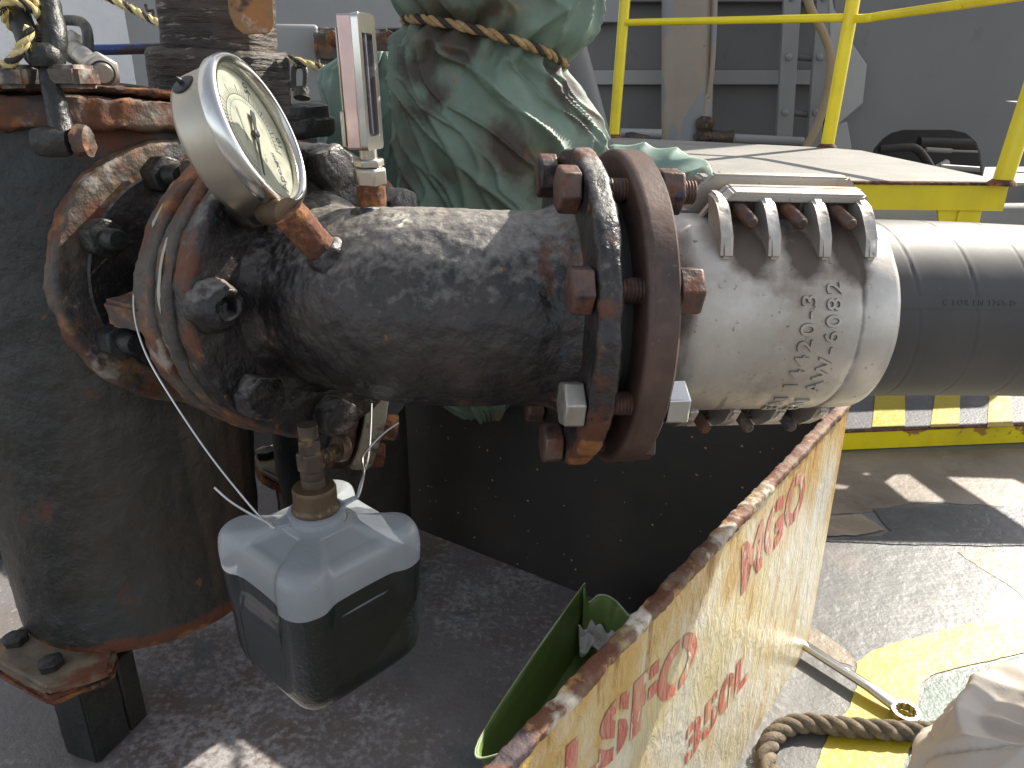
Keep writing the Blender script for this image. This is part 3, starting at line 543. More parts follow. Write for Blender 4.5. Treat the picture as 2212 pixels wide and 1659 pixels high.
# nozzle and its flange
mb=MB(); flange(mb,FF(0),.150,-.262,-.235,amp=.0042,sd=15); mb.wear(lambda p:.05+.5*max(0,1-abs(.150-(p-C2-n2*(p-C2).dot(n2)).length)/.02)*.5); obj('nozzle_flange',mb,M['rim'],vs,ang=60)
mb=MB(); mb.lathe([(.02,-.2345),(.118,-.2345),(.120,-.231),(.118,-.2285),(.02,-.2285)],120,FF(0),.004); mb.rough(.0008,50); obj('nozzle_face',mb,M['black'],vs)
mb=MB(); mb.lathe([(.092,-.40),(.092,-.262)],96,FF(0),.01); mb.rough(.001,30); obj('nozzle',mb,M['black2'],vs)
for ph in (-30,24,-78,70,118,165,-125,-170):
    m=frame(FP(-.229,ph,.117),n2,FP(0,ph,1)-FP(0,ph,0)); bolthead('nut',vb,m,.036,.026,M['black2'],lump=.0016)
    mb=MB(); mb.lathe([(.0115,0),(.0112,.03),(.009,.034)],24,frame(FP(-.215,ph,.117),n2)); mb.rough(.0006,90); obj('stud',mb,M['black2'],vb)
# support bracket and leg (bottom left)
BZ=.905
bp=[P(-40,1400,BZ+.03),P(80,1338,1.0),P(200,1390,1.0),P(240,1446,.93),P(100,1492,.86)]
hb=.158
def lug(name,parent,pix,h,t,mt,sd):
    pts=[G(u,v,h) for u,v in pix]; mb=MB(); a=[Vector((p.x,p.y,h)) for p in pts]; b=[Vector((p.x,p.y,h-t)) for p in pts]
    mb.rings([b,a]); bmesh.ops.bevel(mb.bm,geom=mb.bm.edges[:],offset=.005,segments=3,affect='EDGES',clamp_overlap=True)
    bmesh.ops.triangulate(mb.bm,faces=mb.bm.faces); 
    for _ in range(3): bmesh.ops.subdivide_edges(mb.bm,edges=[e for e in mb.bm.edges if e.calc_length()>.006],cuts=1); bmesh.ops.triangulate(mb.bm,faces=mb.bm.faces)
    mb.rough(.0022,40,4,sd); mb.wear(lambda c:.2); return obj(name,mb,mt,parent,ang=60)
lug('foot_lug',vs,[(-60,1400),(78,1335),(200,1330),(250,1400),(238,1442),(96,1487)],hb,.016,M['lug'],3)
lug('foot_lug',vs,[(-50,1420),(78,1355),(200,1350),(255,1415),(243,1456),(103,1512)],hb-.017,.015,M['rust'],6)
for u,v in ((36,1388),(112,1441)): bolthead('bolt',vs,frame(G(u,v,hb-.001),(0,0,1),(1,.3,0)),.026,.011,M['black2'],lump=.0009)
def postbox(pix,h,mt,name,parent,w=.062):
    c=G(pix[0],pix[1],h); mb=MB(); m=frame(Vector((c.x,c.y,h/2)),(0,0,1),(1,-.35,0)); mb.box(m,w,w,h)
    bmesh.ops.bevel(mb.bm,geom=mb.bm.edges[:],offset=.004,segments=3,affect='EDGES'); bmesh.ops.subdivide_edges(mb.bm,edges=[e for e in mb.bm.edges if e.calc_length()>.03],cuts=24,use_grid_fill=True); mb.rough(.0012,40); mb.wear(lambda p:.05); return obj(name,mb,mt,parent)
postbox((172,1440),hb-.03,M['black2'],'leg',vs,.056)
mb=MB(); q=G(235,1405,hb-.04); mb.box(frame(Vector((q.x,q.y,(hb-.04)/2)),(0,0,1),(1,-.3,0)),.05,.03,hb-.04); obj('leg',mb,M['black2'],vs,bevel=.003)
# ------------------------------------------------------------ coupling: brown flange, aluminium clamp, nuts
EN=(E1*math.cos(R(8))+E2*math.sin(R(8))).normalized() # normal of the split plane (toward camera)
wu=Vector((0,0,1)); nl=(Vector((0,-1,0))-D*Vector((0,-1,0)).dot(D)).normalized(); nup=D.cross(nl)
if nup.z<0: nup=-nup
g=R(9); Nb=(nl*math.cos(g)-nup*math.sin(g)).normalized(); Ub=(nup*math.cos(g)+nl*math.sin(g)).normalized()
def K3(t,b,c): return A0+D*t+Nb*b+Ub*c                  # along, toward camera, up
KF=Matrix((D,Nb,Ub)).transposed().to_4x4(); KF.translation=A0
cp=thing('hose_coupling',A0,'cast aluminium hose clamp coupling with brown steel flange and raised lettering','coupling')
mb=MB(); RB=.1372
mb.lathe([(.07,.037),(RB-.003,.037),(RB,.0397),(RB,.0602),(RB-.0028,.0625),(.07,.0625)],360,AF(0),.004); obj('flange',mb,M['ruststeel'],cp,ang=50)
CR=.0905
for side,sgn in (('front',1),('back',-1)):
    # half shell : cross-section in (Nb,Ub)
    def ringpts(t,r,th=.012):
        o=[];n=64
        for i in range(n+1):
            a=-PI/2+PI*i/n; o.append(K3(t,sgn*(r*math.cos(a)+.0040),r*math.sin(a)))
        for i in range(n,-1,-1):
            a=-PI/2+PI*i/n; o.append(K3(t,sgn*((r-th)*math.cos(a)+.0040),(r-th)*math.sin(a)))
        return o
    prof=[(.067,.069),(.0675,.080),(.072,.0822),(.080,.0828),(.086,.0872),(.092,.0897)]
    prof+=[(.092+.137*i/46,CR) for i in range(1,47)]
    prof+=[(.2315,CR-.0006),(.2335,CR-.0014),(.2355,CR-.0006),(.238,CR),(.250,CR),(.262,CR-.0002),(.2660,CR-.0008),(.2675,CR-.003)]
    mb=MB(); mb.rings([ringpts(t,r) for t,r in prof]); mb.rough(.00035,60,3,3)
    def wr(c):
        q=KF.inverted()@c; w_=0
        w_+=.7*max(0,1-abs(q.x-.2335)/.006)
        for x in (.140,.184,.2265): w_+=1.9*max(0,1-abs(q.x-x)/.022)*max(0,1-abs(q.z-.078)/.026)*(1 if q.y>0 else 0)
        w_+=.55*max(0,1-abs(q.x-.08)/.012)
        return min(w_,1)
    mb.wear(wr); obj('clamp_half',mb,M['alum'],cp,ang=60)
    for ud in (1,-1):
        # ear plate (lip) along the split
        def kp(x,y,z): return K3(x,sgn*y,ud*z)
        mb=MB()
        z1=.1165 if sgn>0 else .1215
        mb.rings([[kp(.110,.002,.08),kp(.110,.010,.08),kp(.122,.010,z1-.006),kp(.1285,.010,z1),kp(.243,.010,z1),kp(.253,.010,z1-.006),kp(.262,.010,.08),kp(.262,.002,.08),kp(.253,.002,z1-.006),kp(.243,.002,z1),kp(.1285,.002,z1),kp(.122,.002,z1-.006)][::1][0:2]]) if False else None
        outl=[(.105,.082),(.122,z1-.008),(.130,z1),(.2475,z1),(.2545,z1-.006),(.2655,.082)] if sgn>0 else [(.100,.082),(.112,z1-.011),(.122,z1),(.2435,z1),(.2515,z1-.006),(.2635,.082)]
        mb.rings([[kp(x,.0042,z) for x,z in outl],[kp(x,.0125,z) for x,z in outl]])
        if sgn>0 or True:
            # top lip that runs over the pockets
            mb.rings([[kp(x,.0100,z) for x,z in ((.1225,z1-.0085),(.130,z1-.0003),(.2475,z1-.0003),(.2545,z1-.0085))],[kp(x,.0235,z-.001) for x,z in ((.124,z1-.0088),(.131,z1-.001),(.2465,z1-.001),(.2525,z1-.0088))]])
        bmesh.ops.bevel(mb.bm,geom=mb.bm.edges[:],offset=.0016,segments=2,affect='EDGES')
        mb.wear(lambda c:(1.0 if (KF.inverted()@c).y*sgn>.0115 and abs((KF.inverted()@c).z)<z1-.009 else .0)); obj('ear',mb,M['alum'],cp)
        for x in (.1180,.1585,.2025,.2430):            # ribs
            mb=MB(); w0=.0052
            sec=[(.008,z1-.004),(.0245,z1-.004),(.032,z1-.009),(.038,.1035),(.046,.0960),(.053,.0885),(.0595,.0800),(.0628,.0725),(.05,.068),(.03,.07)]
            mb.rings([[kp(x-w0,y,z) for y,z in sec],[kp(x+w0,y,z) for y,z in sec]])
            bmesh.ops.bevel(mb.bm,geom=mb.bm.edges[:],offset=.0026,segments=3,affect='EDGES')
            mb.rough(.0004,90); obj('rib',mb,M['alum'],cp,ang=60)
if True:
    for ud in (1,-1):
        for x in (.1390,.1815,.2245):
            zz=ud*.1010
            mb=MB(); mb.thread(K3(x,.012,zz),K3(x,.0490,zz-(.004 if ud>0 else 0)),.0056,.0021,.0009,24); obj('clamp_bolt',mb,M['boltrust'],cp,ang=25)
            mb=MB(); mb.grid(lambda a,b:K3(x-.0138+.0276*a,.0131+.0006*N3((a*3,b*3,x*50),1),ud*(.082+.0255*b)),10,8); obj('grime_pocket',mb,M['alumthread'],cp)
            mb=MB(); mb.hexa(frame(K3(x,-.0125,zz),-Nb),.021,.011); obj('bolt_head',mb,M['boltrust'],cp,bevel=.0008)
# raised lettering round the shell
def coup_text(body,t,a0,a1,size,bold=.004,ext=.0009,dr=.0010):
    cu=bpy.data.curves.new('t','FONT'); cu.body=body; cu.size=1; cu.space_character=1.22; cu.offset=0; o=bpy.data.objects.new('t',cu); C.objects.link(o); bpy.context.view_layer.update(); wd=o.dimensions.x; bpy.data.objects.remove(o)
    L=R(abs(a1-a0))*(CR)
    def fn(c):
        a=R(a0)+R(a1-a0)*(c.x/wd); r=CR+dr+c.z; tt=t-c.y/.72*size
        return A0+D*tt+Nb*.004+(E1*math.cos(a)-E2*math.sin(a))*r
    return text_mesh(body,1,fn,ext=ext,space=1.22,sub=1,bold=bold)
obj('raised_lettering',coup_text('EN 14420-3',.191,-80,1,.0132),M['alum'],cp,label='raised lettering EN 14420-3')
obj('raised_lettering',coup_text('EN AW-6082',.2127,-82,8,.0132),M['alum'],cp,label='raised lettering EN AW-6082')
for b_,t_,a_,c_ in (('EN 14420-3',.191,-80,1),('EN AW-6082',.2127,-82,8)): obj('lettering_grime',coup_text(b_,t_,a_,c_,.0132,.020,0,.00045),M['alumthread'],cp)
# flange bolts: heads on the left, threads in the gap, nuts on the right
for k in range(8):
    ph=45*k-1; steel=(k==1); BC=.1185
    m=frame(AP(-.0015,ph,BC),-D,AP(0,ph+20,1)-AP(0,ph+20,0)); mt=M['boltsteel'] if steel else M['boltrust']
    bolthead('bolt_head',sp,m,.0335,.0165,mt,bev=.0014,label='newer silver bolt head' if steel else None)
    mb=MB(); mb.thread(AP(.010,ph,BC),AP(.045,ph,BC),.0100,.0026,.0009,28); obj('threaded_shank',mb,M['boltrust'],sp,ang=20)
    ex=.032 if k in (7,6) else .0
    m=frame(AP(.0632,ph,BC),D,AP(0,ph+12,1)-AP(0,ph+12,0)); bolthead('nut',cp,m,.0335,.0185,M['chromebright'] if steel else M['boltrust'],label='bright steel nut' if steel else None)
    if ex: mb=MB(); mb.thread(AP(.073,ph,BC),AP(.094,ph,BC),.0098,.0026,.0009,28); obj('threaded_end',mb,M['boltrust'],cp,ang=20)
# ------------------------------------------------------------ hose
HR=.0825
hp=[]
for i in range(260):
    t=.255+i*.0016; hp.append(A0+D*t+Vector((0,0,-1))*(.10*max(0,t-.27)**2*1.0))
mb=MB(); seg=160; rs=[]
for i,p in enumerate(hp):
    t=.255+i*.0016; r=[]
    for k in range(seg):
        a=2*PI*k/seg; z=((t-.290)-.054*(a/(2*PI)) )/.054; fz=z-math.floor(z); g=min(fz,1-fz)*.054
        rr=HR-.0005*math.exp(-(g/.0007)**2)+.00015*math.exp(-((fz*.054-.003)/.002)**2)
        b=PI-a
        r.append(p+(E1*math.cos(a)+E2*math.sin(a))*rr)
    rs.append(r)
mb.rings(rs)
hs=obj('rubber_hose',mb,M['rubber'],label='thick black rubber hose leaving the aluminium coupling to the right',cat='hose',ang=180)
def hose_text(body,t0,a,size):
    def fn(c):
        t=t0+c.x; aa=R(a)+c.y/HR; c0=A0+D*t+Vector((0,0,-1))*(.10*max(0,t-.27)**2); return c0+(E1*math.cos(aa)-E2*math.sin(aa))*(HR+.0002+c.z)
    return text_mesh(body,size,fn,ext=.0006,space=1.25,sub=0)
obj('embossed_lettering',hose_text('C LOR EN 1765-D',.312,-3.5,.0072),M['rubber'],hs,label='small embossed lettering C LOR EN 1765-D')
mb=MB(); mb.grid(lambda a,b:(lambda t,aa:A0+D*t+Vector((0,0,-1))*(.10*max(0,t-.27)**2)+(E1*math.cos(aa)+E2*math.sin(aa))*(HR+.0004))(.268+a*.37,R(5.6-7.6*b)),80,6); obj('label_strip',mb,M['rubber'],hs)
# ------------------------------------------------------------ pressure gauge
Cg=P(562,285,.631); ng=cv(.925,-.319,-.207).normalized(); sd_=(gA-Cg); sd_=(sd_-ng*sd_.dot(ng)).normalized(); gy=-sd_; gx=gy.cross(ng)
GM=Matrix((gx,gy,ng)).transposed().to_4x4(); GM.translation=Cg
pg=thing('pressure_gauge',gA,'tilted round stainless steel pressure gauge with yellowed dial on a rusty nipple','gauge'); GR=.065
mb=MB(); mb.lathe([(.02,-.041),(.052,-.041),(.0588,-.0385),(.0607,-.034),(.0607,-.008)],120,GM,None); obj('case',mb,M['chrome'],pg,ang=50)
mb=MB(); mb.lathe([(.0607,-.0095),(.0640,-.0095),(.0652,-.007),(.0652,-.0005),(.0640,.003),(.0610,.0045),(.0585,.0038),(.0565,.0005),(.0565,-.006)],140,GM,None,cap0=False,cap1=False); obj('bezel',mb,M['chromebright'],pg,ang=50)
mb=MB(); mb.lathe([(.001,-.0065),(.0566,-.0065)],100,GM,None,cap0=True,cap1=False)
dl=obj('dial',mb,M['dial'],pg)
mb=MB(); mb.lathe([(.0562,.0005),(.001,.0007)],64,GM,None,cap0=False); obj('glass',mb,M['lens'],pg)
def gp(al,r,z=-.0063): a=R(al); return GM@Vector((-math.sin(a)*r,-math.cos(a)*r,z))       # al from the stem, clockwise
def gbar(mb,al,r0,r1,w): 
    p,q=gp(al,r0),gp(al,r1); t=(q-p).normalized().cross(ng)*w/2; mb.bm.faces.new([mb.bm.verts.new(x) for x in (p-t,p+t,q+t,q-t)])
mb=MB()
for k in range(51):
    al=22+k*5.2; gbar(mb,al,.0345,.0395 if k%5 else .0430,.0005 if k%5 else .0009)
for k in range(52):
    a0,a1=22+k*5,27+k*5; q=[gp(a0,.0341),gp(a1,.0341),gp(a1,.0347),gp(a0,.0347)]; mb.bm.faces.new([mb.bm.verts.new(x) for x in q])
obj('scale_marks',mb,M['ink'],dl,flat=True)
mb=MB()
for k in range(37):
    al=25+k*7; gbar(mb,al,.0298,.0325,.0004)
for k in range(50):
    a0,a1=25+k*5,30+k*5; q=[gp(a0,.0295),gp(a1,.0295),gp(a1,.0299),gp(a0,.0299)]; mb.bm.faces.new([mb.bm.verts.new(x) for x in q])
obj('scale_marks',mb,M['ink2'],dl,flat=True)
def gtext(body,al,r,size,mt='ink',rot=90):
    c=GM.inverted()@gp(al,r); a=R(rot)
    def fn(q): x=q.x*math.cos(a)-q.y*math.sin(a); y=q.x*math.sin(a)+q.y*math.cos(a); return GM@Vector((c.x+x,c.y+y,-.0061))
    obj('dial_lettering',text_mesh(body,size,fn,ext=0,align='CENTER'),M[mt],dl,flat=True)
gtext('0',10,.049,.012); gtext('50',205,.049,.011); gtext('10',268,.049,.011); gtext('psi',300,.030,.008); gtext('Apex',318,.043,.013); gtext('kg',120,.048,.009); gtext('thermometer',118,.014,.0052)
gtext('o',338,.022,.006); gtext('.',330,.018,.008)
mb=MB(); a=R(17)
def pt(x,y,z=-.0035): return GM@Vector((x*math.cos(a)-y*math.sin(a)*1,x*math.sin(a)*-1*-1*0+0,0)) 
pd=(gp(19,1,0)-gp(19,0,0)).normalized(); pq=ng.cross(pd)
def pp(l,s,z=-.0035): return GM@Vector((0,0,z))+pd*l+pq*s
for z0 in (0,):
    poly=[(.040,.0006),(.014,.0014),(.004,.0026),(-.009,.0018),(-.017,.0034),(-.022,.0024),(-.022,-.0024),(-.017,-.0034),(-.009,-.0018),(.004,-.0026),(.014,-.0014),(.040,-.0006)]
    mb.rings([[pp(l,s,-.0040) for l,s in poly],[pp(l,s,-.0032) for l,s in poly]])
mb.lathe([(.0035,-.0063),(.0035,-.0025),(.002,-.0018)],20,GM)
obj('pointer',mb,M['ink'],pg,flat=True)
m=frame(GM@Vector((-math.cos(R(28))*.0605,math.sin(R(28))*.0605,-.026)),GM.to_3x3()@Vector((-math.cos(R(28)),math.sin(R(28)),0)))
# filler plug on the near upper side of the case
best=None
for k in range(360):
    dd=GM.to_3x3()@Vector((math.cos(R(k)),math.sin(R(k)),0)); p=GM@Vector((0,0,-.030))+dd*.0607-O
    y=-(p.z*CT+p.y*ST); z=p.y*CT-p.z*ST; u=p.x/z*F+1106; v=y/z*F+829.5; e=math.hypot(u-409,v-191)
    if dd.dot((p*-1).normalized())>0 and (best is None or e<best[0]): best=(e,k,dd)
dd=best[2]; base=GM@Vector((0,0,-.026))+dd*.0600
mb=MB(); mb.lathe([(.0085,-.001),(.0095,.0008),(.0085,.0018),(.002,.0022),(.0022,.0045),(.0008,.0075)],32,frame(base,dd)); obj('filler_plug',mb,M['plug'],pg)
gN=gB.lerp(Cg+sd_*.062,.45)
mb=MB(); nd=(gB-gA).normalized(); top=Cg+sd_*.0615-ng*.018
mb.lathe([(.0120,-.012),(.0132,.0),(.0137,(gB-gA).length)],64,frame(gA,nd),.0015); mb.rough(.0009,160,4,3); obj('nipple',mb,M['rust'],pg)
mb=MB(); mb.cyl(gB-nd*.001,top,.0118,.0112,48); mb.rough(.0004,100); obj('stem',mb,M['brass'],pg)
# ------------------------------------------------------------ thermometer
tm=thing('thermometer',tA,'upright industrial thermometer with long glass window in a polished metal case','thermometer')
az=R(76); nf=cv(math.sin(az),0,-math.cos(az)); nf=Vector((nf.x,nf.y,0)).normalized(); nn=Vector((nf.y,-nf.x,0)); nn=nn if nn.y<0 else -nn
tb=P(788,327,.655); UPV=(P(761.5,25,.622)-tb); 
# height so that the top meets the picture row of the case top
hgt=.1075; up=(Vector((0,0,1))+Vector((-.012,-.02,0))).normalized()
def TQ(x,y,z): return tb+nf*x-nn*y+up*z            # x out of the front face, y across (away from the camera), z up
def tbox(mb,x0,x1,y0,y1,z0,z1): mb.rings([[TQ(x0,y0,z0),TQ(x1,y0,z0),TQ(x1,y1,z0),TQ(x0,y1,z0)],[TQ(x0,y0,z1),TQ(x1,y0,z1),TQ(x1,y1,z1),TQ(x0,y1,z1)]])
mb=MB(); tbox(mb,-.0165,-.003,.0012,.0345,.001,hgt-.001); obj('case',mb,M['pinkmetal'],tm,bevel=.0018,bseg=3)
mb=MB(); tbox(mb,-.0205,-.0168,.001,.034,.003,.032); tbox(mb,-.0185,-.0168,.002,.033,.032,hgt*.9); obj('back_plate',mb,M['chrome'],tm,bevel=.0006)
Wt=.036
def rrect(w0,w1,h0,h1,r,n=6):
    o=[]
    for cx,cy,a0 in ((w1-r,h0+r,-90),(w1-r,h1-r,0),(w0+r,h1-r,90),(w0+r,h0+r,180)):
        for k in range(n+1): a=R(a0+90*k/n); o.append((cx+r*math.cos(a),cy+r*math.sin(a)))
    return o
tfm=Matrix((-nn,up,nf)).transposed().to_4x4(); tfm.translation=tb
mb=shape2d(rrect(0,Wt,0,hgt,.0045),[rrect(.0065,Wt-.0075,.0115,hgt-.0150,.0015)],.006,tfm@T(0,0,.0))
obj('front_frame',mb,M['chromebright'],tm,bevel=.0012,ang=30)
mb=MB(); mb.rings([[tfm@Vector(q) for q in ((.006,.011,-.0028),(.0295,.011,-.0028),(.0295,hgt-.0145,-.0028),(.006,hgt-.0145,-.0028))],[tfm@Vector(q) for q in ((.006,.011,-.0022),(.0295,.011,-.0022),(.0295,hgt-.0145,-.0022),(.006,hgt-.0145,-.0022))]]); sc=obj('scale_plate',mb,M['glass'],tm)
mb=MB(); mb.cyl(tfm@Vector((.018,.013,-.0005)),tfm@Vector((.018,hgt-.014,-.0005)),.0022,None,16); obj('glass_tube',mb,M['glass'],tm)
mb=MB()
for k in range(40):
    y=.018+k*.0019; w_=.0045 if k%5==0 else .0028
    for s in (-1,1):
        x=.018+s*(.0032+w_/2) ; mb.bm.faces.new([mb.bm.verts.new(tfm@Vector(q)) for q in ((x-w_/2,y,-.0020),(x+w_/2,y,-.0020),(x+w_/2,y+.0003,-.0020),(x-w_/2,y+.0003,-.0020))])
obj('scale_marks',mb,M['ink'],sc,flat=True)
tc_=tb+(TQ(-.004,.016,0)-tb)
def tq(z): return tc_-up*z
mb=MB(); mb.lathe([(.0078,.0),(.0078,.009)],32,frame(tq(.009),up)); obj('neck',mb,M['chrome'],tm)
bolthead('union_nut',tm,frame(tq(.0145),up,(1,.25,0)),.0235,.007,M['chrome'],bev=.0012)
bolthead('union_nut',tm,frame(tq(.0300),up,(1,-.1,0)),.0262,.0150,M['chrome'],bev=.0016)
mb=MB(); mb.lathe([(.0120,-.002),(.0122,.006),(.0128,.02),(.0128,.032)],64,frame(tq(.061),up),.0012); mb.rough(.0006,170,4,1); obj('nipple',mb,M['rust'],tm)
# ------------------------------------------------------------ sampling valve and jug
JN=P(684,1108,.712)
def jv(h): return JN+Vector((0,0,h))
sv=thing('sampling_valve',jv(0),'small grimy sampling valve with knurled hand knob screwed on the jug cap','valve')
mb=MB(); mb.lathe([(.0215,.000),(.0222,.0015),(.0222,.0035),(.0200,.006),(.0198,.022),(.0188,.0245),(.011,.0255)],64,frame(jv(.004),(0,0,1)),.002); mb.rough(.0003,90); obj('jug_cap',mb,M['brass'],sv,ang=40)
mb=MB(); mb.lathe([(.0108,0),(.0108,.006),(.0102,.0085),(.0110,.010),(.0108,.017),(.009,.0185)],48,frame(jv(.0285),(0,0,1))); obj('collar',mb,M['brown'],sv,ang=40)
bolthead('body',sv,frame(jv(.046),(0,0,1),(1,.5,0)),.0225,.018,M['brown'])
mb=MB(); mb.lathe([(.0095,0),(.0098,.006),(.0085,.010),(.0088,.028)],32,frame(jv(.062),(0,0,1))); mb.rough(.0004,120); obj('inlet',mb,M['brown'],sv)
mb=MB(); mb.box(frame(jv(.068),(0,0,1),(1,.3,0)),.0185,.0185,.018); obj('inlet_block',mb,M['brown'],sv,bevel=.001)
ka=jv(.056)+Vector((.008,.0,0)); kb=P(733,968,.722); kd=(cv(.66,-.06,.74)).normalized()
mb=MB(); mb.cyl(ka,kb-kd*.004,.0052,None,24); obj('spindle',mb,M['brass'],sv); bolthead('gland_nut',sv,frame(ka.lerp(kb,.25),(kb-ka)),.0135,.008,M['brass'])
mb=MB(); mb.lathe([(.001,.002),(.004,.0),(.0105,-.001),(.0118,-.003),(.0126,-.002),(.0130,.0045),(.0120,.006),(.001,.0066)],90,frame(kb,kd),None,fr=lambda a,z:1+(.022*math.cos(a*44) if z>-.0015 and z<.0055 else 0)); obj('hand_knob',mb,M['brass'],sv,ang=50)
jg=thing('plastic_jug',jv(-.155),'frosted white plastic jug half full of black oil hung on wires under the valve','jug')
JR=R(-43); JS=.0735
def sup(a,e):
    c,s=abs(math.cos(a)),abs(math.sin(a)); return 1/((c**e+s**e)**(1/e))
prof=[(.02,-.1585),(.55,-.1595),(.78,-.159),(.875,-.1555),(.93,-.147),(.955,-.134),(.965,-.11),(.985,-.08),(1.0,-.055),(1.01,-.038),(1.005,-.027),(.985,-.0185),(.935,-.0125),(.85,-.0095),(.72,-.0085),(.55,-.0075),(.42,-.006),(.365,-.004)]
def smoothprof(p,n=5):
    q=smoothpath([Vector((a,b,0)) for a,b in p],n); return [(v.x,v.y) for v in q]
SEAM=(R(203)-JR)%(2*PI); SEAM2=(R(23)-JR)%(2*PI)
mb=MB(); rs=[]; wr_=[]
SEG=240
for f_,h in smoothprof(prof,5):
    e=2+ (4.2 if f_>.75 else 4.2*max(0,(f_-.3)/.45)); r=[]
    if h<-.10: e=6.2
    for k in range(SEG):
        a=2*PI*k/SEG; af=((a+PI/4)%(PI/2))-PI/4          # angle from nearest face centre
        ch=1/(1+math.exp((abs(af)-.50)/.028))             # 1 in the smooth channel of a face
        z1=1/(1+math.exp((-.075-h)/.006)); 
        sh=ch*z1
        rr=JS*f_*sup(a,e); rr-= sh*.0085*min(1,f_*1.1) if f_>.45 else 0
        dz=-sh*.0075*max(0,min(1,(f_-.40)/.4))*(1 if h>-.06 else .4)
        low=ch*(1-z1)*(1/(1+math.exp((abs(h+.115)-.032)/.002)))*.0012
        rr-=low; rr+=.0011*math.exp(-((a-SEAM)/.016)**2)+.0011*math.exp(-((a-SEAM2)/.016)**2)
        # corner lobes dip between shoulder and side
        r.append(jv(0)+Vector((math.cos(a+JR)*rr,math.sin(a+JR)*rr,h+dz)))
    rs.append(r)
mb.rings(rs,cap1=False)
def jw(c):
    q=c-jv(0); a=math.atan2(q.y,q.x)-JR; af=((a+PI/4)%(PI/2))-PI/4; return 1/(1+math.exp((abs(af)-.50)/.02))
mb.wear(jw)
lv=-.050
b2=mb.bm.copy()
bmesh.ops.bisect_plane(mb.bm,geom=mb.bm.verts[:]+mb.bm.edges[:]+mb.bm.faces[:],plane_co=jv(lv),plane_no=(.0,.0,1),clear_inner=True)
up_=obj('jug_body',mb,M['jug'],jg,ang=180)
mo=MB(); mo.bm.free(); mo.bm=b2; bmesh.ops.bisect_plane(b2,geom=b2.verts[:]+b2.edges[:]+b2.faces[:],plane_co=jv(lv),plane_no=(0,0,1),clear_outer=True)
edg=[e for e in b2.edges if e.is_boundary]; bmesh.ops.holes_fill(b2,edges=edg,sides=0)
obj('oil_fill',mo,M['oil'],jg,ang=50)
mb=MB(); mb.lathe([(.0262,-.006),(.0258,-.003),(.0245,.000),(.0262,.0012),(.0265,.0035),(.0245,.0045),(.021,.0045),(.021,-.004)],64,frame(jv(.0),(0,0,1))); obj('neck_ring',mb,M['jug'],jg)
for u,v in ((592,1138),(772,1075)):                     # two lugs at the neck where the wires are tied
    p=P(u,v,.70 if u<600 else .722); q=jv(-.005); d=(q-p); 
    mb=MB(); s=d.cross(Vector((0,0,1))).normalized(); mb.rings([[p-s*.003,p+s*.003,p+s*.003+Vector((0,0,.002)),p-s*.003+Vector((0,0,.002))],[q-s*.009,q+s*.009,q+s*.009+Vector((0,0,.002)),q-s*.009+Vector((0,0,.002))]]); obj('wire_lug',mb,M['jug'],jg,bevel=.0008)
mb=MB(); w1=[P(302,572,.735),P(290,620,.72),P(292,690,.70),P(318,770,.69),(P(370,860,.685)),P(440,965,.685),P(505,1050,.685),P(560,1115,.69),P(588,1138,.692),P(592,1143,.694),P(583,1137,.697)]
mb.tube(smoothpath(w1,8),.00095,8); mb.tube(smoothpath([P(463,1053,.68),P(500,1085,.682),P(555,1118,.688),P(586,1132,.694),P(591,1140,.698)],6),.0011,8)
obj('hanging_wire',mb,M['wire'],label='galvanised wire from the valve rib down to the left side of the jug',cat='wire')
mb=MB(); w2=[P(803,872,.80),P(801,930,.77),P(796,985,.745),P(783,1030,.73),P(772,1070,.723),P(770,1078,.722),P(776,1068,.720),P(786,1025,.728),P(783,990,.742),P(800,965,.75),P(830,935,.755),P(861,913,.76)]
mb.tube(smoothpath(w2,8),.0010,8); obj('hanging_wire',mb,M['wire'],label='twisted wire with a loose end tied to the right side of the jug',cat='wire')
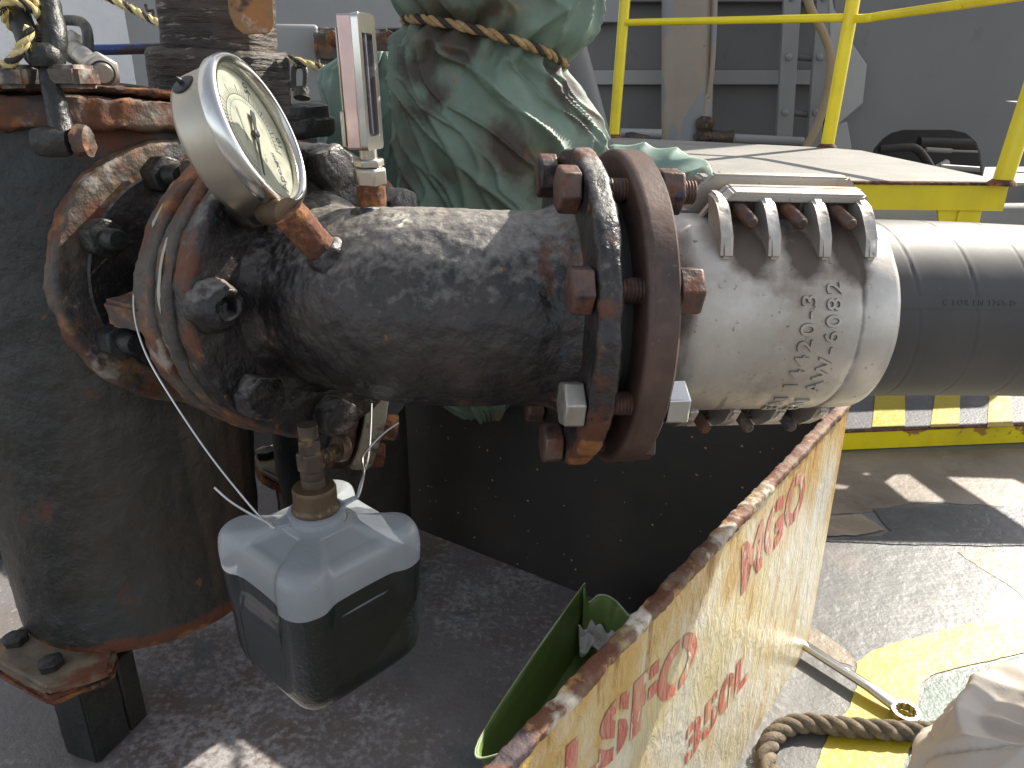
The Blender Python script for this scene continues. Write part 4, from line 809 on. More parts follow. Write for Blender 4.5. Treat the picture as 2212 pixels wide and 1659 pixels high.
# ------------------------------------------------------------ tarpaulins and ropes
def drop(p,v):                                          # world vertical line through p: the point that shows in row v
    q=p-O; y=-(q.z*CT+q.y*ST); z=q.y*CT-q.z*ST; k=(v-829.5)/F; h=(k*z-y)/(CT-k*ST); return p-Vector((0,0,h)),z+ST*h
def tarp(name,rows,u0,v0,z0,mt,label,amp,depth,seed,tw,ropev=None,nv=150,seg=220,kf=3.2,grp=None):
    base=P(u0,v0,z0); vs=[r[0] for r in rows]; va_,vb_=vs[0],vs[-1]; mb=MB(); rs=[]
    sm=lambda v,j:next((r0[j]+(r1[j]-r0[j])*((v-r0[0])/(r1[0]-r0[0]))) for r0,r1 in zip(rows,rows[1:]) if r0[0]<=v<=r1[0]+1e-6)
    for i in range(nv+1):
        v=va_+(vb_-va_)*i/nv; ul,ur=sm(v,1),sm(v,2); q,z=drop(base,v); c=P((ul+ur)/2,v,z); hw=(ur-ul)/2*z/F; r=[]
        for k in range(seg):
            a=2*PI*k/seg; x=math.cos(a); y=math.sin(a)   # y<0 toward the camera
            du=(v-va_)/120.
            ph=a*kf+du*tw
            wv=.55*N3((x*1.5,y*1.5,du*1.4),1,seed)
            below=ropev is None or v>ropev(x,y); c_=tw if below else -.12*tw; aa=a-du*c_+wv*.35
            f1=noise.noise(Vector((math.cos(aa)*1.3,math.sin(aa)*1.3,du*.25+seed+(0 if below else 5))))
            vd_=noise.voronoi(Vector((math.cos(aa)*1.35,math.sin(aa)*1.35+wv*.4,du*.26+seed+(0 if below else 3))))[0]
            ve_=noise.voronoi(Vector((math.cos(aa+.5)*2.4+wv*.5,math.sin(aa+.5)*2.4,du*.5+seed+11)))[0]
            f4=noise.noise(Vector((x*3+seed,y*3,du*1.6))); f5=noise.noise(Vector((math.cos(aa)*7,math.sin(aa)*7,du*.7)))
            fo=1.2*math.exp(-(vd_[1]-vd_[0])*6.5)+.62*math.exp(-(ve_[1]-ve_[0])*10)+f1*1.0+f4*.3+f5*.04-.7
            d=amp*fo
            if ropev:
                vr=ropev(x,y); g=math.exp(-((v-vr)/26)**2); g2=math.exp(-((v-vr)/70)**2)
                d=d*(1-.8*g)-.016*g-.006*g2+amp*.5*g2*math.sin(a*17+seed)
            ed=.45+.55*abs(y)                             # keep the silhouette close
            rr=1+d/max(hw,.02)*ed
            r.append(c+Vector((x*hw*rr,y*hw*depth*rr,0)))
        rs.append(r)
    mb.rings(rs)
    def st_(c):
        p=c-O; y=-(p.z*CT+p.y*ST); z=p.y*CT-p.z*ST; u=p.x/z*F+1106; v=y/z*F+829.5; k=0
        for a,b,r in ((990,40,60),(930,70,40),(1010,110,45),(905,150,45),(1075,20,35),(1090,300,45),(1110,345,35),(955,205,30),(1225,200,38),(1260,270,35),(885,240,30),(960,380,40),(1180,400,35)): k+=math.exp(-((u-a)**2+(v-b)**2)/(r*r))
        return min(k,1.2)
    mb.wear(st_); return obj(name,mb,mt,label=label,cat='tarpaulin',ang=180,group=grp)
rows=[(-60,815,1292),(0,838,1286),(30,852,1286),(48,862,1284),(75,852,1276),(110,842,1258),(140,840,1234),(155,838,1236),(200,834,1262),(250,840,1292),(300,850,1312),(340,856,1316),(400,868,1312),(460,866,1300),(600,880,1240),(760,900,1160),(860,955,1112),(893,990,1085)]
RV=lambda x,y:95+48*x-14*abs(y)*(1 if y<0 else -1)+22*(x>0)*0
tp=tarp('tarpaulin',rows,1075,300,1.10,M['tarp'],'large stained green tarpaulin bundle tied round the middle with a rope, behind the black pipe',.021,.8,3.1,.42,RV,nv=260,seg=300)
# rope round the waist
mb=MB(); pts=[]
sm=lambda v,j:next((r0[j]+(r1[j]-r0[j])*((v-r0[0])/(r1[0]-r0[0]))) for r0,r1 in zip(rows,rows[1:]) if r0[0]<=v<=r1[0]+1e-6)
for k in range(73):
    a=2*PI*k/72; x=math.cos(a); y=math.sin(a); v=RV(x,y); ul,ur=sm(v,1),sm(v,2); q,z=drop(P(1075,300,1.10),v); c=P((ul+ur)/2,v,z); hw=(ur-ul)/2*z/F-.0095
    pts.append(c+Vector((x*hw,y*hw*.8,0)))
rope(mb,pts,.0062,.042,8,(0,0,1),900,.006); obj('tie_rope',mb,[M['ropetan'],M['ropeblack']],label='tan and black rope knotted round the waist of the large tarpaulin',cat='rope')
rows2=[(112,745,862),(135,705,872),(150,676,880),(175,680,880),(200,690,880),(235,703,884),(270,705,884),(310,690,880),(340,684,878),(400,690,876),(470,710,870),(540,730,860)]
tarp('tarpaulin',rows2,780,250,1.22,M['tarpin'],'smaller green tarpaulin bundle hanging behind the thermometer',.015,.6,8.4,.12,lambda x,y:158+10*x,nv=110,seg=180,kf=3)
# tarpaulin end lying over the platform corner
def tl(a,b):
    u=1330+220*a; s=math.sin(PI*min(1,a*1.0)); top=352-28*math.sin(PI*(a*.72+.26))+40*max(0,a-.55)**1.2; z=1.42-.16*a
    v=top+(400-top)*b; p=P(u,v,z+.16*(1-b)**2*0); p+=Vector((0,.10*(1-b)**1.5,0))+Vector((0,-1,.6)).normalized()*.012*(1-abs(N3((a*2.2+b*1.2,b*.6,3),1.3))*3)
    return p
mb=MB(); mb.grid(tl,80,30); ob=obj('tarpaulin',mb,M['tarpin'],label='folded end of a pale green tarpaulin behind the brown flange nut',cat='tarpaulin',ang=180)
so_=ob.modifiers.new('sol','SOLIDIFY'); so_.thickness=.002
mb=MB(); p=smoothpath([P(190,-25,1.30),P(290,22,1.28),P(352,53,1.26),P(480,95,1.25),P(620,126,1.24),P(690,146,1.24),P(720,157,1.21),P(775,166,1.20),P(830,158,1.22),P(872,150,1.26)],10)
rope(mb,p,.0060,.045,8,(0,1,0),1500,.008); obj('tie_rope',mb,[M['ropeyellow'],M['ropeblack']],label='frayed yellow and black rope running behind the black column to the small tarpaulin',cat='rope')
# ------------------------------------------------------------ lid clamp, loose bolt, rope knot, bars on the vessel
Zc=.715
vc=thing('swing_bolt',P(115,290,Zc),'dark swing bolt with forged eye nut clamping the rusty vessel lid','bolt')
mb=MB(); mb.tube(smoothpath([P(14,-60,Zc),P(32,0,Zc),P(50,55,Zc),P(74,112,Zc),P(98,126,Zc)],8),lambda t:.0088+.003*t,28); mb.tube(smoothpath([P(72,-70,Zc+.01),P(101,-10,Zc+.01),P(113,40,Zc+.005),P(118,90,Zc),P(112,126,Zc)],8),lambda t:.0088+.003*t,28)
mb.lathe([(.0135,0),(.0155,.006),(.0145,.014),(.009,.02)],40,frame(P(104,143,Zc),(0,0,1))); mb.rough(.0008,60); obj('eye_nut',mb,M['black2'],vc,ang=60)
mb=MB(); mb.thread(P(97,140,Zc),P(94,62,Zc-.002),.0068,.003,.001,28); obj('threaded_end',mb,M['black2'],vc,ang=20)
mb=MB(); mb.cyl(P(136,292,Zc),P(104,150,Zc),.0105,.0085,40,step=.003); mb.rough(.001,70); obj('shank',mb,M['black2'],vc)
mb=MB(); mb.lathe([(.006,-.017),(.0125,-.016),(.014,-.006),(.014,.006),(.0125,.014),(.008,.016)],40,frame(P(118,306,Zc),(1,.1,0)),.003); mb.rough(.0015,60,4,2); obj('pivot',mb,M['black2'],vc)
mb=MB(); mb.lathe([(.007,0),(.014,.001),(.014,.012),(.008,.014)],30,frame(P(163,306,Zc),(1,.1,0)),.002); mb.rough(.003,90,4,2); obj('pivot_pin',mb,M['rim'],vc)
for u,hw in ((50,.0150),(159,.0148)):
    mb=MB(); p0=P(u,166,Zc+.012); mb.box(frame(p0,(0,0,1),(1,0,0)),hw*2,.045,.0205); bmesh.ops.bevel(mb.bm,geom=mb.bm.edges[:],offset=.004,segments=3,affect='EDGES')
    bmesh.ops.triangulate(mb.bm,faces=mb.bm.faces)
    for _ in range(2): bmesh.ops.subdivide_edges(mb.bm,edges=[e for e in mb.bm.edges if e.calc_length()>.004],cuts=1); bmesh.ops.triangulate(mb.bm,faces=mb.bm.faces)
    mb.rough(.0012,60,3,4); obj('clamp_lug',mb,M['rim'],vs,ang=60)
lb=thing('loose_bolt',P(190,165,.82),'new silver hex bolt with nut lying on the rusty vessel lid','bolt')
ba=P(160,104,.900); bb=P(221,158,.795); bd=(bb-ba).normalized()
mb=MB(); mb.hexa(frame(ba-bd*.006,bd),.034,.016); obj('head',mb,M['boltsteel'],lb,bevel=.001)
mb=MB(); mb.cyl(ba+bd*.008,ba+bd*.05,.0105,None,32); mb.thread(ba+bd*.048,bb+bd*.003,.0105,.0025,.0006,28); obj('shank',mb,M['boltsteel'],lb,ang=25)
mb=MB(); mb.hexa(frame(bb-bd*.018,bd),.0325,.018); obj('nut',mb,M['boltsteel'],lb,bevel=.0014)
mb=MB(); mb.lathe([(.0125,0),(.0125,.0012),(.0105,.0012),(.0100,-.002),(.001,-.002)],32,frame(bb,bd)); obj('nut_bore',mb,M['brown'],lb)
mb=MB(); mb.tube(smoothpath([P(85,62,.93),P(120,46,.92),P(165,45,.90),P(183,55,.88),P(190,80,.87),P(190,125,.87)],8),.0058,20); obj('lifting_handle',mb,M['black2'],label='bent black bar handle on the vessel lid behind the silver bolt',cat='handle')
mb=MB(); mb.tube([P(185,108,1.02),P(250,107,1.02),P(362,103,1.02)],.0068,24); mb.rough(.0004,90); obj('lever_bar',mb,M['blue'],label='flaking blue lever bar lying behind the silver bolt',cat='lever')
mb=MB(); cc=VP(0,.0,h3); mb.lathe([(.02,0),(.115,0),(.115,.012),(.10,.016),(.02,.016)],80,frame(VP(0,0,h3-.001),vd)); obj('cover_plate',mb,M['black2'],vs,ang=40)
for k in range(10): bolthead('cover_bolt',vs,frame(VP(k*36+8,.135,h3-.001),vd),.026,.014,M['black2'])
mb=MB(); ce=P(52,36,Zc)
for j in range(2):
    q=[]; 
    for k in range(25):
        a=2*PI*k/24; q.append(ce+cv(math.cos(a)*(.0125+.001*j),math.sin(a)*.007+(.006*j-.004)*1.5-.35*math.cos(a)*.012,math.sin(a)*.022))
    rope(mb,q,.0042,.026,8,(0,1,0),160,.006)
rope(mb,smoothpath([P(66,60,Zc-.02),P(50,95,Zc-.02),P(28,130,Zc-.015),P(0,150,Zc),P(-30,190,Zc)],8),.0048,.03,8,(0,0,1),200,.007)
obj('tie_rope',mb,[M['ropeyellow'],M['ropeblack']],label='yellow and black rope knotted round the eye nut at the top left',cat='rope')
# ------------------------------------------------------------ black column with rusty bracket
ct=P(462,-70,.93); cbm=P(480,110,.965); cx=(ct-cbm).normalized()
bc=thing('valve_column',P(480,262,1.0),'black ribbed valve column with a rusty bracket plate near the top of the photo','column')
mc=frame(cbm,cx,(1,0,0)); mb=MB()
def oct_(a,z): return 1/(abs(math.cos(a))**5+abs(math.sin(a))**5)**(1/5)
mb.lathe([(.058,-.01),(.0605,0),(.0605,(ct-cbm).length)],120,mc,.004,fr=oct_); mb.rough(.0016,40,4,3); obj('shaft',mb,M['column'],bc,ang=60)
cl_=P(486,262,1.0); mb=MB(); L2=(cbm-cl_).length
mb.lathe([(.05,-.002),(.074,0),(.079,.012),(.079,.018),(.0845,.022),(.0855,L2-.006),(.082,L2),(.06,L2+.002)],160,frame(cl_,cx,(1,0,0)),.003); mb.rough(.0016,30,4,5); mb.rough(.0008,150,3,5,lambda c:1)
obj('collar',mb,M['column'],bc,ang=60)
mb=MB(); mb.box(frame(P(592,210,.93),cx,(1,.2,0)),.035,.04,.036); mb.box(frame(P(598,180,.95),cx,(1,.2,0)),.034,.04,.006); bmesh.ops.subdivide_edges(mb.bm,edges=mb.bm.edges,cuts=5,use_grid_fill=True); mb.rough(.004,50,4,3); obj('lock_block',mb,M['column'],bc,ang=60)
mb=MB(); q=[(-.026,.078),(.024,.078),(.022,.018),(.016,.010),(-.012,.008),(-.021,.016),(-.026,.03)]
mm=frame(P(552,90,.885),(.25,-1,.05),(1,.25,0)); mm=Matrix((Vector((1,.22,0)).normalized(),cx,Vector((.22,-1,0)).normalized())).transposed().to_4x4(); mm.translation=P(552,92,.887)
mb.prism(q,0,.003,mm); obj('bracket_plate',mb,M['rustplate'],bc,bevel=.001); 
for x,y in ((-.018,.062),(.014,.053)): 
    mb=MB(); mb.lathe([(.005,.0),(.005,.003),(.0035,.005)],16,mm@T(x,y,.003)); obj('bracket_bolt',mb,M['rustplate'],bc)
mb=MB(); mb.lathe([(.02,-.042),(.104,-.042),(.108,-.036),(.108,-.020),(.102,-.017),(.102,-.003),(.095,0),(.02,0)],120,frame(P(545,224,1.05),(0,0,1)),.004); mb.rough(.0022,36,4,9); obj('base_flange',mb,M['black2'],bc,ang=60)
# ------------------------------------------------------------ lower dark body and flanges behind the jug
lo=thing('valve_body',G(770,1260),'dark upright valve body with flange behind the plastic jug','valve')
lb_=G(765,1262); mb=MB(); mb.lathe([(.10,0),(.105,.02),(.105,.34)],120,frame(lb_,(0,0,1)),.006); mb.rough(.0012,30); obj('body',mb,M['black2'],lo)
fc=P(772,800,1.10); fn_=cv(.93,.12,.30).normalized()
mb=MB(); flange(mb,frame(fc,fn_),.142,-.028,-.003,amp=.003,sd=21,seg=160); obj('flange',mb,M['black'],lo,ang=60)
mb=MB(); flange(mb,frame(fc,fn_),.140,.004,.03,amp=.002,sd=22,seg=160); obj('flange',mb,M['sand'],lo,ang=60)
for k in range(8):
    a=2*PI*k/8+.3; f0=frame(fc,fn_); bolthead('bolt',lo,frame(f0@Vector((.118*math.cos(a),.118*math.sin(a),.03)),fn_),.034,.02,M['rust'])
rb=thing('support_foot',G(600,1200),'rusty bolted support foot left of the jug cap in the shade','bracket')
lug('foot_lug',rb,[(546,985),(600,950),(700,950),(720,1035),(690,1062),(640,1052),(560,1012)],.24,.014,M['lug'],8)
lug('foot_lug',rb,[(546,1002),(600,970),(700,970),(720,1055),(690,1085),(640,1068),(560,1032)],.225,.014,M['rust'],11)
for u,v in ((574,985),(640,1020)): bolthead('bolt',rb,frame(G(u,v,.24),(0,0,1)),.03,.012,M['black2'])
postbox((655,1020),.21,M['black2'],'leg',rb,.07)
# ------------------------------------------------------------ background left edge piping
bg1=thing('drain_pipe',P(-30,1180,1.55),'dark flanged pipe behind the left edge of the strainer vessel','pipe')
pz=P(-60,1190,1.50)
mb=MB(); mb.lathe([(.115,-.40),(.115,.04)],80,frame(Vector((pz.x,pz.y,pz.z)),(0,0,1)),.02); obj('pipe_body',mb,M['black2'],bg1)
mb=MB(); flange(mb,frame(pz,(0,0,1)),.16,-.03,0,seg=120,sd=4); obj('flange',mb,M['rim'],bg1)
mb=MB(); flange(mb,frame(pz,(0,0,1)),.155,.004,.04,seg=120,sd=6); obj('flange',mb,M['palegrey'],bg1)
mb=MB(); mb.lathe([(.02,0),(.17,0),(.17,.02),(.02,.02)],80,frame(Vector((pz.x,pz.y,.03)),(0,0,1))); obj('foot_plate',mb,M['black2'],bg1)
# ------------------------------------------------------------ yellow platform, step and railing
PH=.615
pfm=thing('platform',G(1880,390,0),'raised yellow steel platform with gritty pale top behind the hose','platform')
pp_=[G(u,v,PH) for u,v in ((1600,388),(2182,393),(1860,325),(1785,319),(1250,293))]
pp_=[(p.x,p.y) for p in pp_]; lf=G(1300,283,PH)
mb=MB(); mb.prism(pp_,PH-.006,PH); bmesh.ops.subdivide_edges(mb.bm,edges=mb.bm.edges,cuts=6); mb.wear(lambda c:.0+.5*(abs(c.z-PH+.003)<.004)*0)
obj('top_plate',mb,M['grit'],pfm)
mb=MB(); n=len(pp_)
for i in range(n):
    a=Vector((*pp_[i],0));b=Vector((*pp_[(i+1)%n],0)); d=(b-a).normalized(); nr=Vector((d.y,-d.x,0))
    mb.box(frame((a+b)/2-nr*.004+Vector((0,0,PH-.0345)),(0,0,1),d),(b-a).length-.004*(i%2),.006,.055)
obj('edge_rim',mb,M['yellow'],pfm,bevel=.001)
mb=MB(); a=Vector((*pp_[0],0));b=Vector((*pp_[1],0)); d=(b-a).normalized(); mb.tube([a.lerp(b,k/160)+Vector((0,-.0015,PH-.0045+.0006*N3((k,0,0),.37))) for k in range(161)],lambda t:.0035+.0008*N3((t*80,2,1),1),8); obj('rusty_seam',mb,M['rust'],pfm)
for (x,y),w_ in ((pp_[0],.05),(pp_[4],.05)):
    q=Vector((x,y,0))+Vector((-.04 if x>0 else .03,.012,0)); mb=MB(); mb.box(frame(q+Vector((0,0,(PH-.062)/2)),(0,0,1),(1,0,0)),w_,.05,PH-.062); obj('leg',mb,M['yellow'],pfm,bevel=.002)
q=G(2145,393,PH); mb=MB(); mb.box(frame(Vector((q.x-.028,q.y+.03,PH-.062-.055)),(0,0,1),(1,0,0)),.050,.04,.11); obj('hanging_bracket',mb,M['yellow'],pfm,bevel=.002)
q=G(2078,393,PH); mb=MB(); mm=Matrix(((1,0,0,q.x),(0,0,-1,q.y+.02),(0,1,0,PH-.062),(0,0,0,1))); mb.prism([(-.03,0),(.03,0),(0,-.11)],-.004,.004,mm); obj('gusset',mb,M['yellow'],pfm)
def post(name,bu,bv,bz,tu,tv,tz,r,lab):
    a=P(bu,bv,bz); b=P(tu,tv,tz); b=a+(b-a)*1.15; mb=MB(); mb.cyl(a,b,r,None,28); return obj(name,mb,M['yellow'],label=lab,cat='railing post',group=None),a,b
rl=thing('railing',P(1785,318,2.49),'yellow tubular railing standing on the raised platform','railing')
def rpost(bu,bv,bz,tu,tv,tz,r):
    a=P(bu,bv,bz); b=P(tu,tv,tz); b=a+(b-a)*1.15; mb=MB(); mb.cyl(a,b,r,None,28); obj('post',mb,M['yellow'],rl)
    mb=MB(); mb.lathe([(r*1.5,0),(r*1.35,.006),(r,.012)],24,frame(a+Vector((0,0,.0005)),(0,0,1))); obj('weld_foot',mb,M['rust'],rl)
rpost(1326,297,2.93,1350,0,2.757,.0195)
rpost(1786,319,2.49,1843,0,2.33,.0205)
rpost(2163,400,1.625,2262,95,1.53,.0195)
mb=MB(); mb.cyl(P(1346,49,2.78),P(1839,38,2.35),.0118,None,20); obj('rail',mb,M['yellow'],rl)
mb=MB(); mb.tube(smoothpath([P(1843,40,2.345),P(1875,39,2.30),P(1905,34,2.26),P(2060,12,2.0),P(2300,-24,1.7)],8),.0122,20); obj('rail',mb,M['yellow'],rl)
# lower step with painted stripes
SH=.052
st=thing('step',G(2000,925,0),'low yellow edged step with black and yellow stripes under the hose','step')
a=G(1770,931,SH); b=G(2500,902,SH); d=(b-a).normalized(); nr=Vector((-d.y,d.x,0))
def sp_(x,y): p=a+d*x+nr*y; return (p.x,p.y)
L_=(b-a).length; mb=MB(); mb.prism([sp_(0,0),sp_(L_,0),sp_(L_,.34),sp_(0,.34)],SH-.006,SH); obj('top_plate',mb,M['stepdark'],st)
mb=MB(); mb.prism([sp_(0,-.004),sp_(L_,-.004),sp_(L_,.002),sp_(0,.002)],.002,SH-.0065); bmesh.ops.subdivide_edges(mb.bm,edges=mb.bm.edges,cuts=20); mb.wear(lambda c:.45 if c.z>SH-.012 else 0); obj('edge_rim',mb,M['yellow'],st)
mb=MB(); mb.tube([Vector((*sp_(L_*k/160,-.003),SH-.003+.0006*N3((k,3,0),.4))) for k in range(161)],.0034,8); obj('rusty_seam',mb,M['rust'],st)
x1=0
for u0,u1,u2,u3 in ((1884,1956,1892,1955),(2010,2072,2022,2075),(2133,2190,2138,2184),(2260,2330,2270,2320)):
    q=[G(u0,921,SH+.004),G(u1,919,SH+.004),G(u3,842,SH+.004),G(u2,842,SH+.004)]
    mb=MB(); f=mb.bm.faces.new([mb.bm.verts.new((p.x,p.y,SH+.002)) for p in q]); obj('yellow_stripe',mb,M['deckyellow'],st,flat=True)
# big white pipe lying behind the platform
mb=MB(); mb.cyl(P(1880,478,2.75),P(2500,478,2.45),.060,None,64); obj('white_pipe',mb,M['palegrey'],label='fat pale pipe lying behind the platform leg, above the hose',cat='pipe')
# ------------------------------------------------------------ ship structure behind
def vwall(name,u0,u1,y,h,mt,label,th=.02,y2=None,z0=0,cat='bulkhead',parent=None):
    def at(u,yy):                                     # X where column u at eye level meets the plane Y=yy
        return (u-1106)/F*(yy*CT+.0)
    xa,xb=at(u0,y),at(u1,y2 or y); A=Vector((xa,y,0));B=Vector((xb,y2 or y,0)); d=(B-A); mb=MB(); mb.box(frame((A+B)/2+Vector((0,0,z0+(h-z0)/2)),(0,0,1),d),d.length,th,h-z0)
    return obj(name,mb,mt,parent,label=label,cat=cat if not parent else None)
bk=vwall('bulkhead',1150,2300,4.6,4.5,M['greywall'],'grey painted bulkhead with horizontal stiffeners behind the railing')
def strip(v0,v1,u0,u1,y,mt,par,name='stiffener',out=.06):
    p=P(u0,v0,1);q=P(u1,v1,1)
    def onY(u,v,yy): d=cv((u-1106)/F,(v-829.5)/F,1); t=yy/d.y; return O+d*t
    a=onY(u0,v0,y-out);b=onY(u1,v1,y-out); mb=MB(); mb.box(frame(((a+b)/2)+Vector((0,out/2-.003,0)),(0,0,1),(1,0,0)),abs(b.x-a.x),out-.008,abs(a.z-b.z)); return obj(name,mb,mt,par,bevel=.004)
strip(152,183,1240,1790,4.59,M['palegrey'],bk); strip(-40,48,1200,1338,4.59,M['palegrey'],bk,out=.10)
strip(-90,4,1338,1800,4.59,M['greywall'],bk,out=.08)
def onY(u,v,yy): d=cv((u-1106)/F,(v-829.5)/F,1); return O+d*(yy/d.y)
mb=MB(); mb.cyl(onY(1488,-80,4.2),onY(1482,330,4.2),.128,None,64); obj('vertical_pipe',mb,M['tanpipe'],label='wide tan and grey patched upright pipe behind the railing',cat='pipe')
mb=MB(); mb.tube(smoothpath([onY(1546,-60,4.1),onY(1540,120,4.1),onY(1531,200,4.1),onY(1524,215,4.1),onY(1520,270,4.1)],8),.013,14); obj('thin_pipe',mb,M['tanpipe'],label='thin brown conduit beside the wide patched pipe',cat='pipe')
bl=thing('bilge_line',onY(1560,300,4.0),'small horizontal pipe with a valve at the foot of the grey bulkhead','pipe')
mb=MB(); mb.cyl(onY(1340,287,4.05),onY(1428,289,4.05),.022,None,20); obj('pipe_end',mb,M['palegrey'],bl)
mb=MB(); mb.cyl(onY(1570,298,4.05),onY(1735,306,4.05),.022,None,20); obj('pipe_end',mb,M['palegrey'],bl)
mb=MB(); mb.lathe([(.03,0),(.05,.01),(.05,.03),(.03,.05),(.045,.07),(.045,.10),(.02,.12)],24,frame(onY(1520,305,4.05),(0,0,1))); mb.lathe([(.03,0),(.04,.03),(.03,.10),(.04,.13)],20,frame(onY(1525,298,4.05),(1,0,0))); mb.rough(.006,20); obj('valve_body',mb,M['brown'],bl)
mb=MB(); mb.lathe([(.02,0),(.03,.03),(.02,.12)],16,frame(onY(1350,296,4.0),(1,0,-.1))); mb.rough(.006,20); obj('fitting',mb,M['brown'],bl)
ld=thing('ladder',onY(1690,300,4.2),'grey steel ladder fixed to the bulkhead behind the railing','ladder')
for ua,ub,wd in ((1714,1691,.085),(1784,1756,.075)):
    a=onY(ua,-60,4.3);b=onY(ub,330,4.3); mb=MB(); mb.box(frame((a+b)/2,(a-b),(1,0,0)),wd,.03,(a-b).length); obj('stringer',mb,M['palegrey'],ld,bevel=.003)
    for v in ((-5,123,243)): 
        uu=ub+(ua-ub)*(330-v)/390; mb=MB(); mb.lathe([(.018,0),(.016,.008),(.006,.013)],16,frame(onY(uu,v,4.283),(0,-1,0))); obj('rivet',mb,M['palegrey'],ld)
for v in (0,124,245):
    ua=1691+23*(330-v)/390; ub=1756+28*(330-v)/390; mb=MB(); mb.cyl(onY(ua+12,v-2,4.32),onY(ub+6,v+4,4.32),.017,None,14); obj('rung',mb,M['greywall'],ld)
mb=MB(); mb.tube(smoothpath([onY(1728,-60,3.4),onY(1752,20,3.4),onY(1782,80,3.4),onY(1795,130,3.4),onY(1787,200,3.4),onY(1768,265,3.4),onY(1738,325,3.4)],10),.017,20); obj('hanging_hose',mb,M['hosebg'],label='curved tan hose hanging beside the ladder',cat='hose')
def polyY(name,pts,y,th,mt,label,cat,holes=[]):
    q=[onY(u,v,y) for u,v in pts]; hh=[[(p.x,p.z) for p in (onY(u,v,y) for u,v in h)] for h in holes]
    m=Matrix(((1,0,0,0),(0,0,-1,y),(0,1,0,0),(0,0,0,1))); mb=shape2d([(p.x,p.z) for p in q],hh,th,m); return obj(name,mb,mt,label=label,cat=cat,bevel=.003)
polyY('bracket_plate',[(1788,-40),(1800,20),(1842,98),(1871,140),(1862,222),(1808,268),(1797,268)],3.5,.02,M['palegrey'],'pale grey eight sided bracket plate beside the middle railing post','bracket')
polyY('bracket_plate',[(1797,270),(1828,262),(1838,318),(1825,345),(1775,345)],3.52,.02,M['palegrey'],'small grey plate below the eight sided bracket plate','bracket')
hole=[(1880,340),(1886,322),(1905,300),(1925,287),(1950,281),(2054,281),(2085,288),(2105,305),(2115,330),(2119,370),(2122,410),(1872,410)]
polyY('bulkhead',[(1802,-120),(2500,-160),(2500,560),(1802,560)],3.6,.016,M['greywall'],'grey bulkhead at the right with an oval lightening hole','bulkhead',[hole])
# overhang that keeps the corner of the bulkhead in shade, and pipes seen through the hole
bx=thing('machinery_frame',onY(2000,330,4.1),'dark machinery with pipes seen through the oval hole','machinery')
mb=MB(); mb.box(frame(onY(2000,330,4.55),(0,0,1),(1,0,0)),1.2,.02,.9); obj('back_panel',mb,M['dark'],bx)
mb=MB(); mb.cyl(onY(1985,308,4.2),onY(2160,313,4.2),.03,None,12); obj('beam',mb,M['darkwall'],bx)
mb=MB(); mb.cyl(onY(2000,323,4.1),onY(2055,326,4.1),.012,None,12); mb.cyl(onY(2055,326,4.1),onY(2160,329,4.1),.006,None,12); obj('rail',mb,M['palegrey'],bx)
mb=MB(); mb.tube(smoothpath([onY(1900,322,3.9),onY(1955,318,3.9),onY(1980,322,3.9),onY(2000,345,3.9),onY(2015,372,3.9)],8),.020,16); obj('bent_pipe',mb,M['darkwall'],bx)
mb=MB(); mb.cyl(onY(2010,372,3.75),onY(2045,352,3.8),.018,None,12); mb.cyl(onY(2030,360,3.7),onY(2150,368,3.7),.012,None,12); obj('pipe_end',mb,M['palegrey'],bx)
# white and grey house walls upper left
wa=P(268,60,2.9); wb=wa+pW*3.2
mb=MB(); L=(wb-wa).length; mb.box(frame(Vector(((wa.x+wb.x)/2,(wa.y+wb.y)/2,1.6)),(0,0,1),pW),L,.05,3.2); bmesh.ops.subdivide_edges(mb.bm,edges=mb.bm.edges,cuts=30,use_grid_fill=True); mb.rough(.004,7,4,3); obj('white_wall',mb,M['whitewall'],label='rough white painted steel wall at the upper left',cat='wall')
ga=P(268,60,3.05); gb=ga+Vector((1.1,.55,0))
mb=MB(); mb.box(frame(Vector(((ga.x+gb.x)/2,(ga.y+gb.y)/2,1.6)),(0,0,1),(gb-ga).xy.to_3d()),(gb-ga).length,.04,3.2); obj('grey_wall',mb,M['palegrey'],label='pale grey wall between the white wall and the black column',cat='wall')
mb=MB(); mb.tube([P(314,10,2.88),P(318,24,2.88),P(330,22,2.88),P(333,40,2.88),P(327,44,2.88)],.006,10); obj('wall_hook',mb,M['brown'],label='small bent hook on the pale grey wall beside the rope',cat='hook')
mb=MB(); a=onY(560,-80,3.2); b=onY(900,62,3.2); mb.box(frame(Vector(((a.x+b.x)/2,3.25,(a.z+b.z)/2)),(0,0,1),(1,-.12,0)),b.x-a.x,.06,a.z-b.z); obj('beige_panel',mb,M['palegrey'],label='pale beige panel above the small green tarpaulin',cat='panel',bevel=.004)
mb=MB(); a=onY(560,56,3.5); b=onY(900,330,3.5); mb.box(frame(Vector(((a.x+b.x)/2,3.5,(a.z+b.z)/2)),(0,0,1),(1,0,0)),b.x-a.x,.06,a.z-b.z); obj('shadow_panel',mb,M['darkwall'],label='dark panel painted as the overhead shadow below the pale beige panel',cat='panel')  # dark sheet paints in the shadow of the overhead
mb=MB(); mb.cyl(onY(1215,40,2.6),onY(1330,460,2.6),.05,None,24); obj('slanting_brace',mb,M['greywall'],label='dark slanting brace behind the right edge of the large tarpaulin',cat='brace')
bb_=thing('actuator_box',P(645,200,1.5),'pale grey upright box with rusty block behind the black column','box')
mb=MB(); q=[P(597,62,1.5),P(690,62,1.5)]; w_=(q[1]-q[0]).length; mb.box(frame(P(644,140,1.54),(0,0,1),(1,.25,0)),w_*1.06,.06,.145); obj('box_shell',mb,M['palegrey'],bb_,bevel=.008,bseg=4)
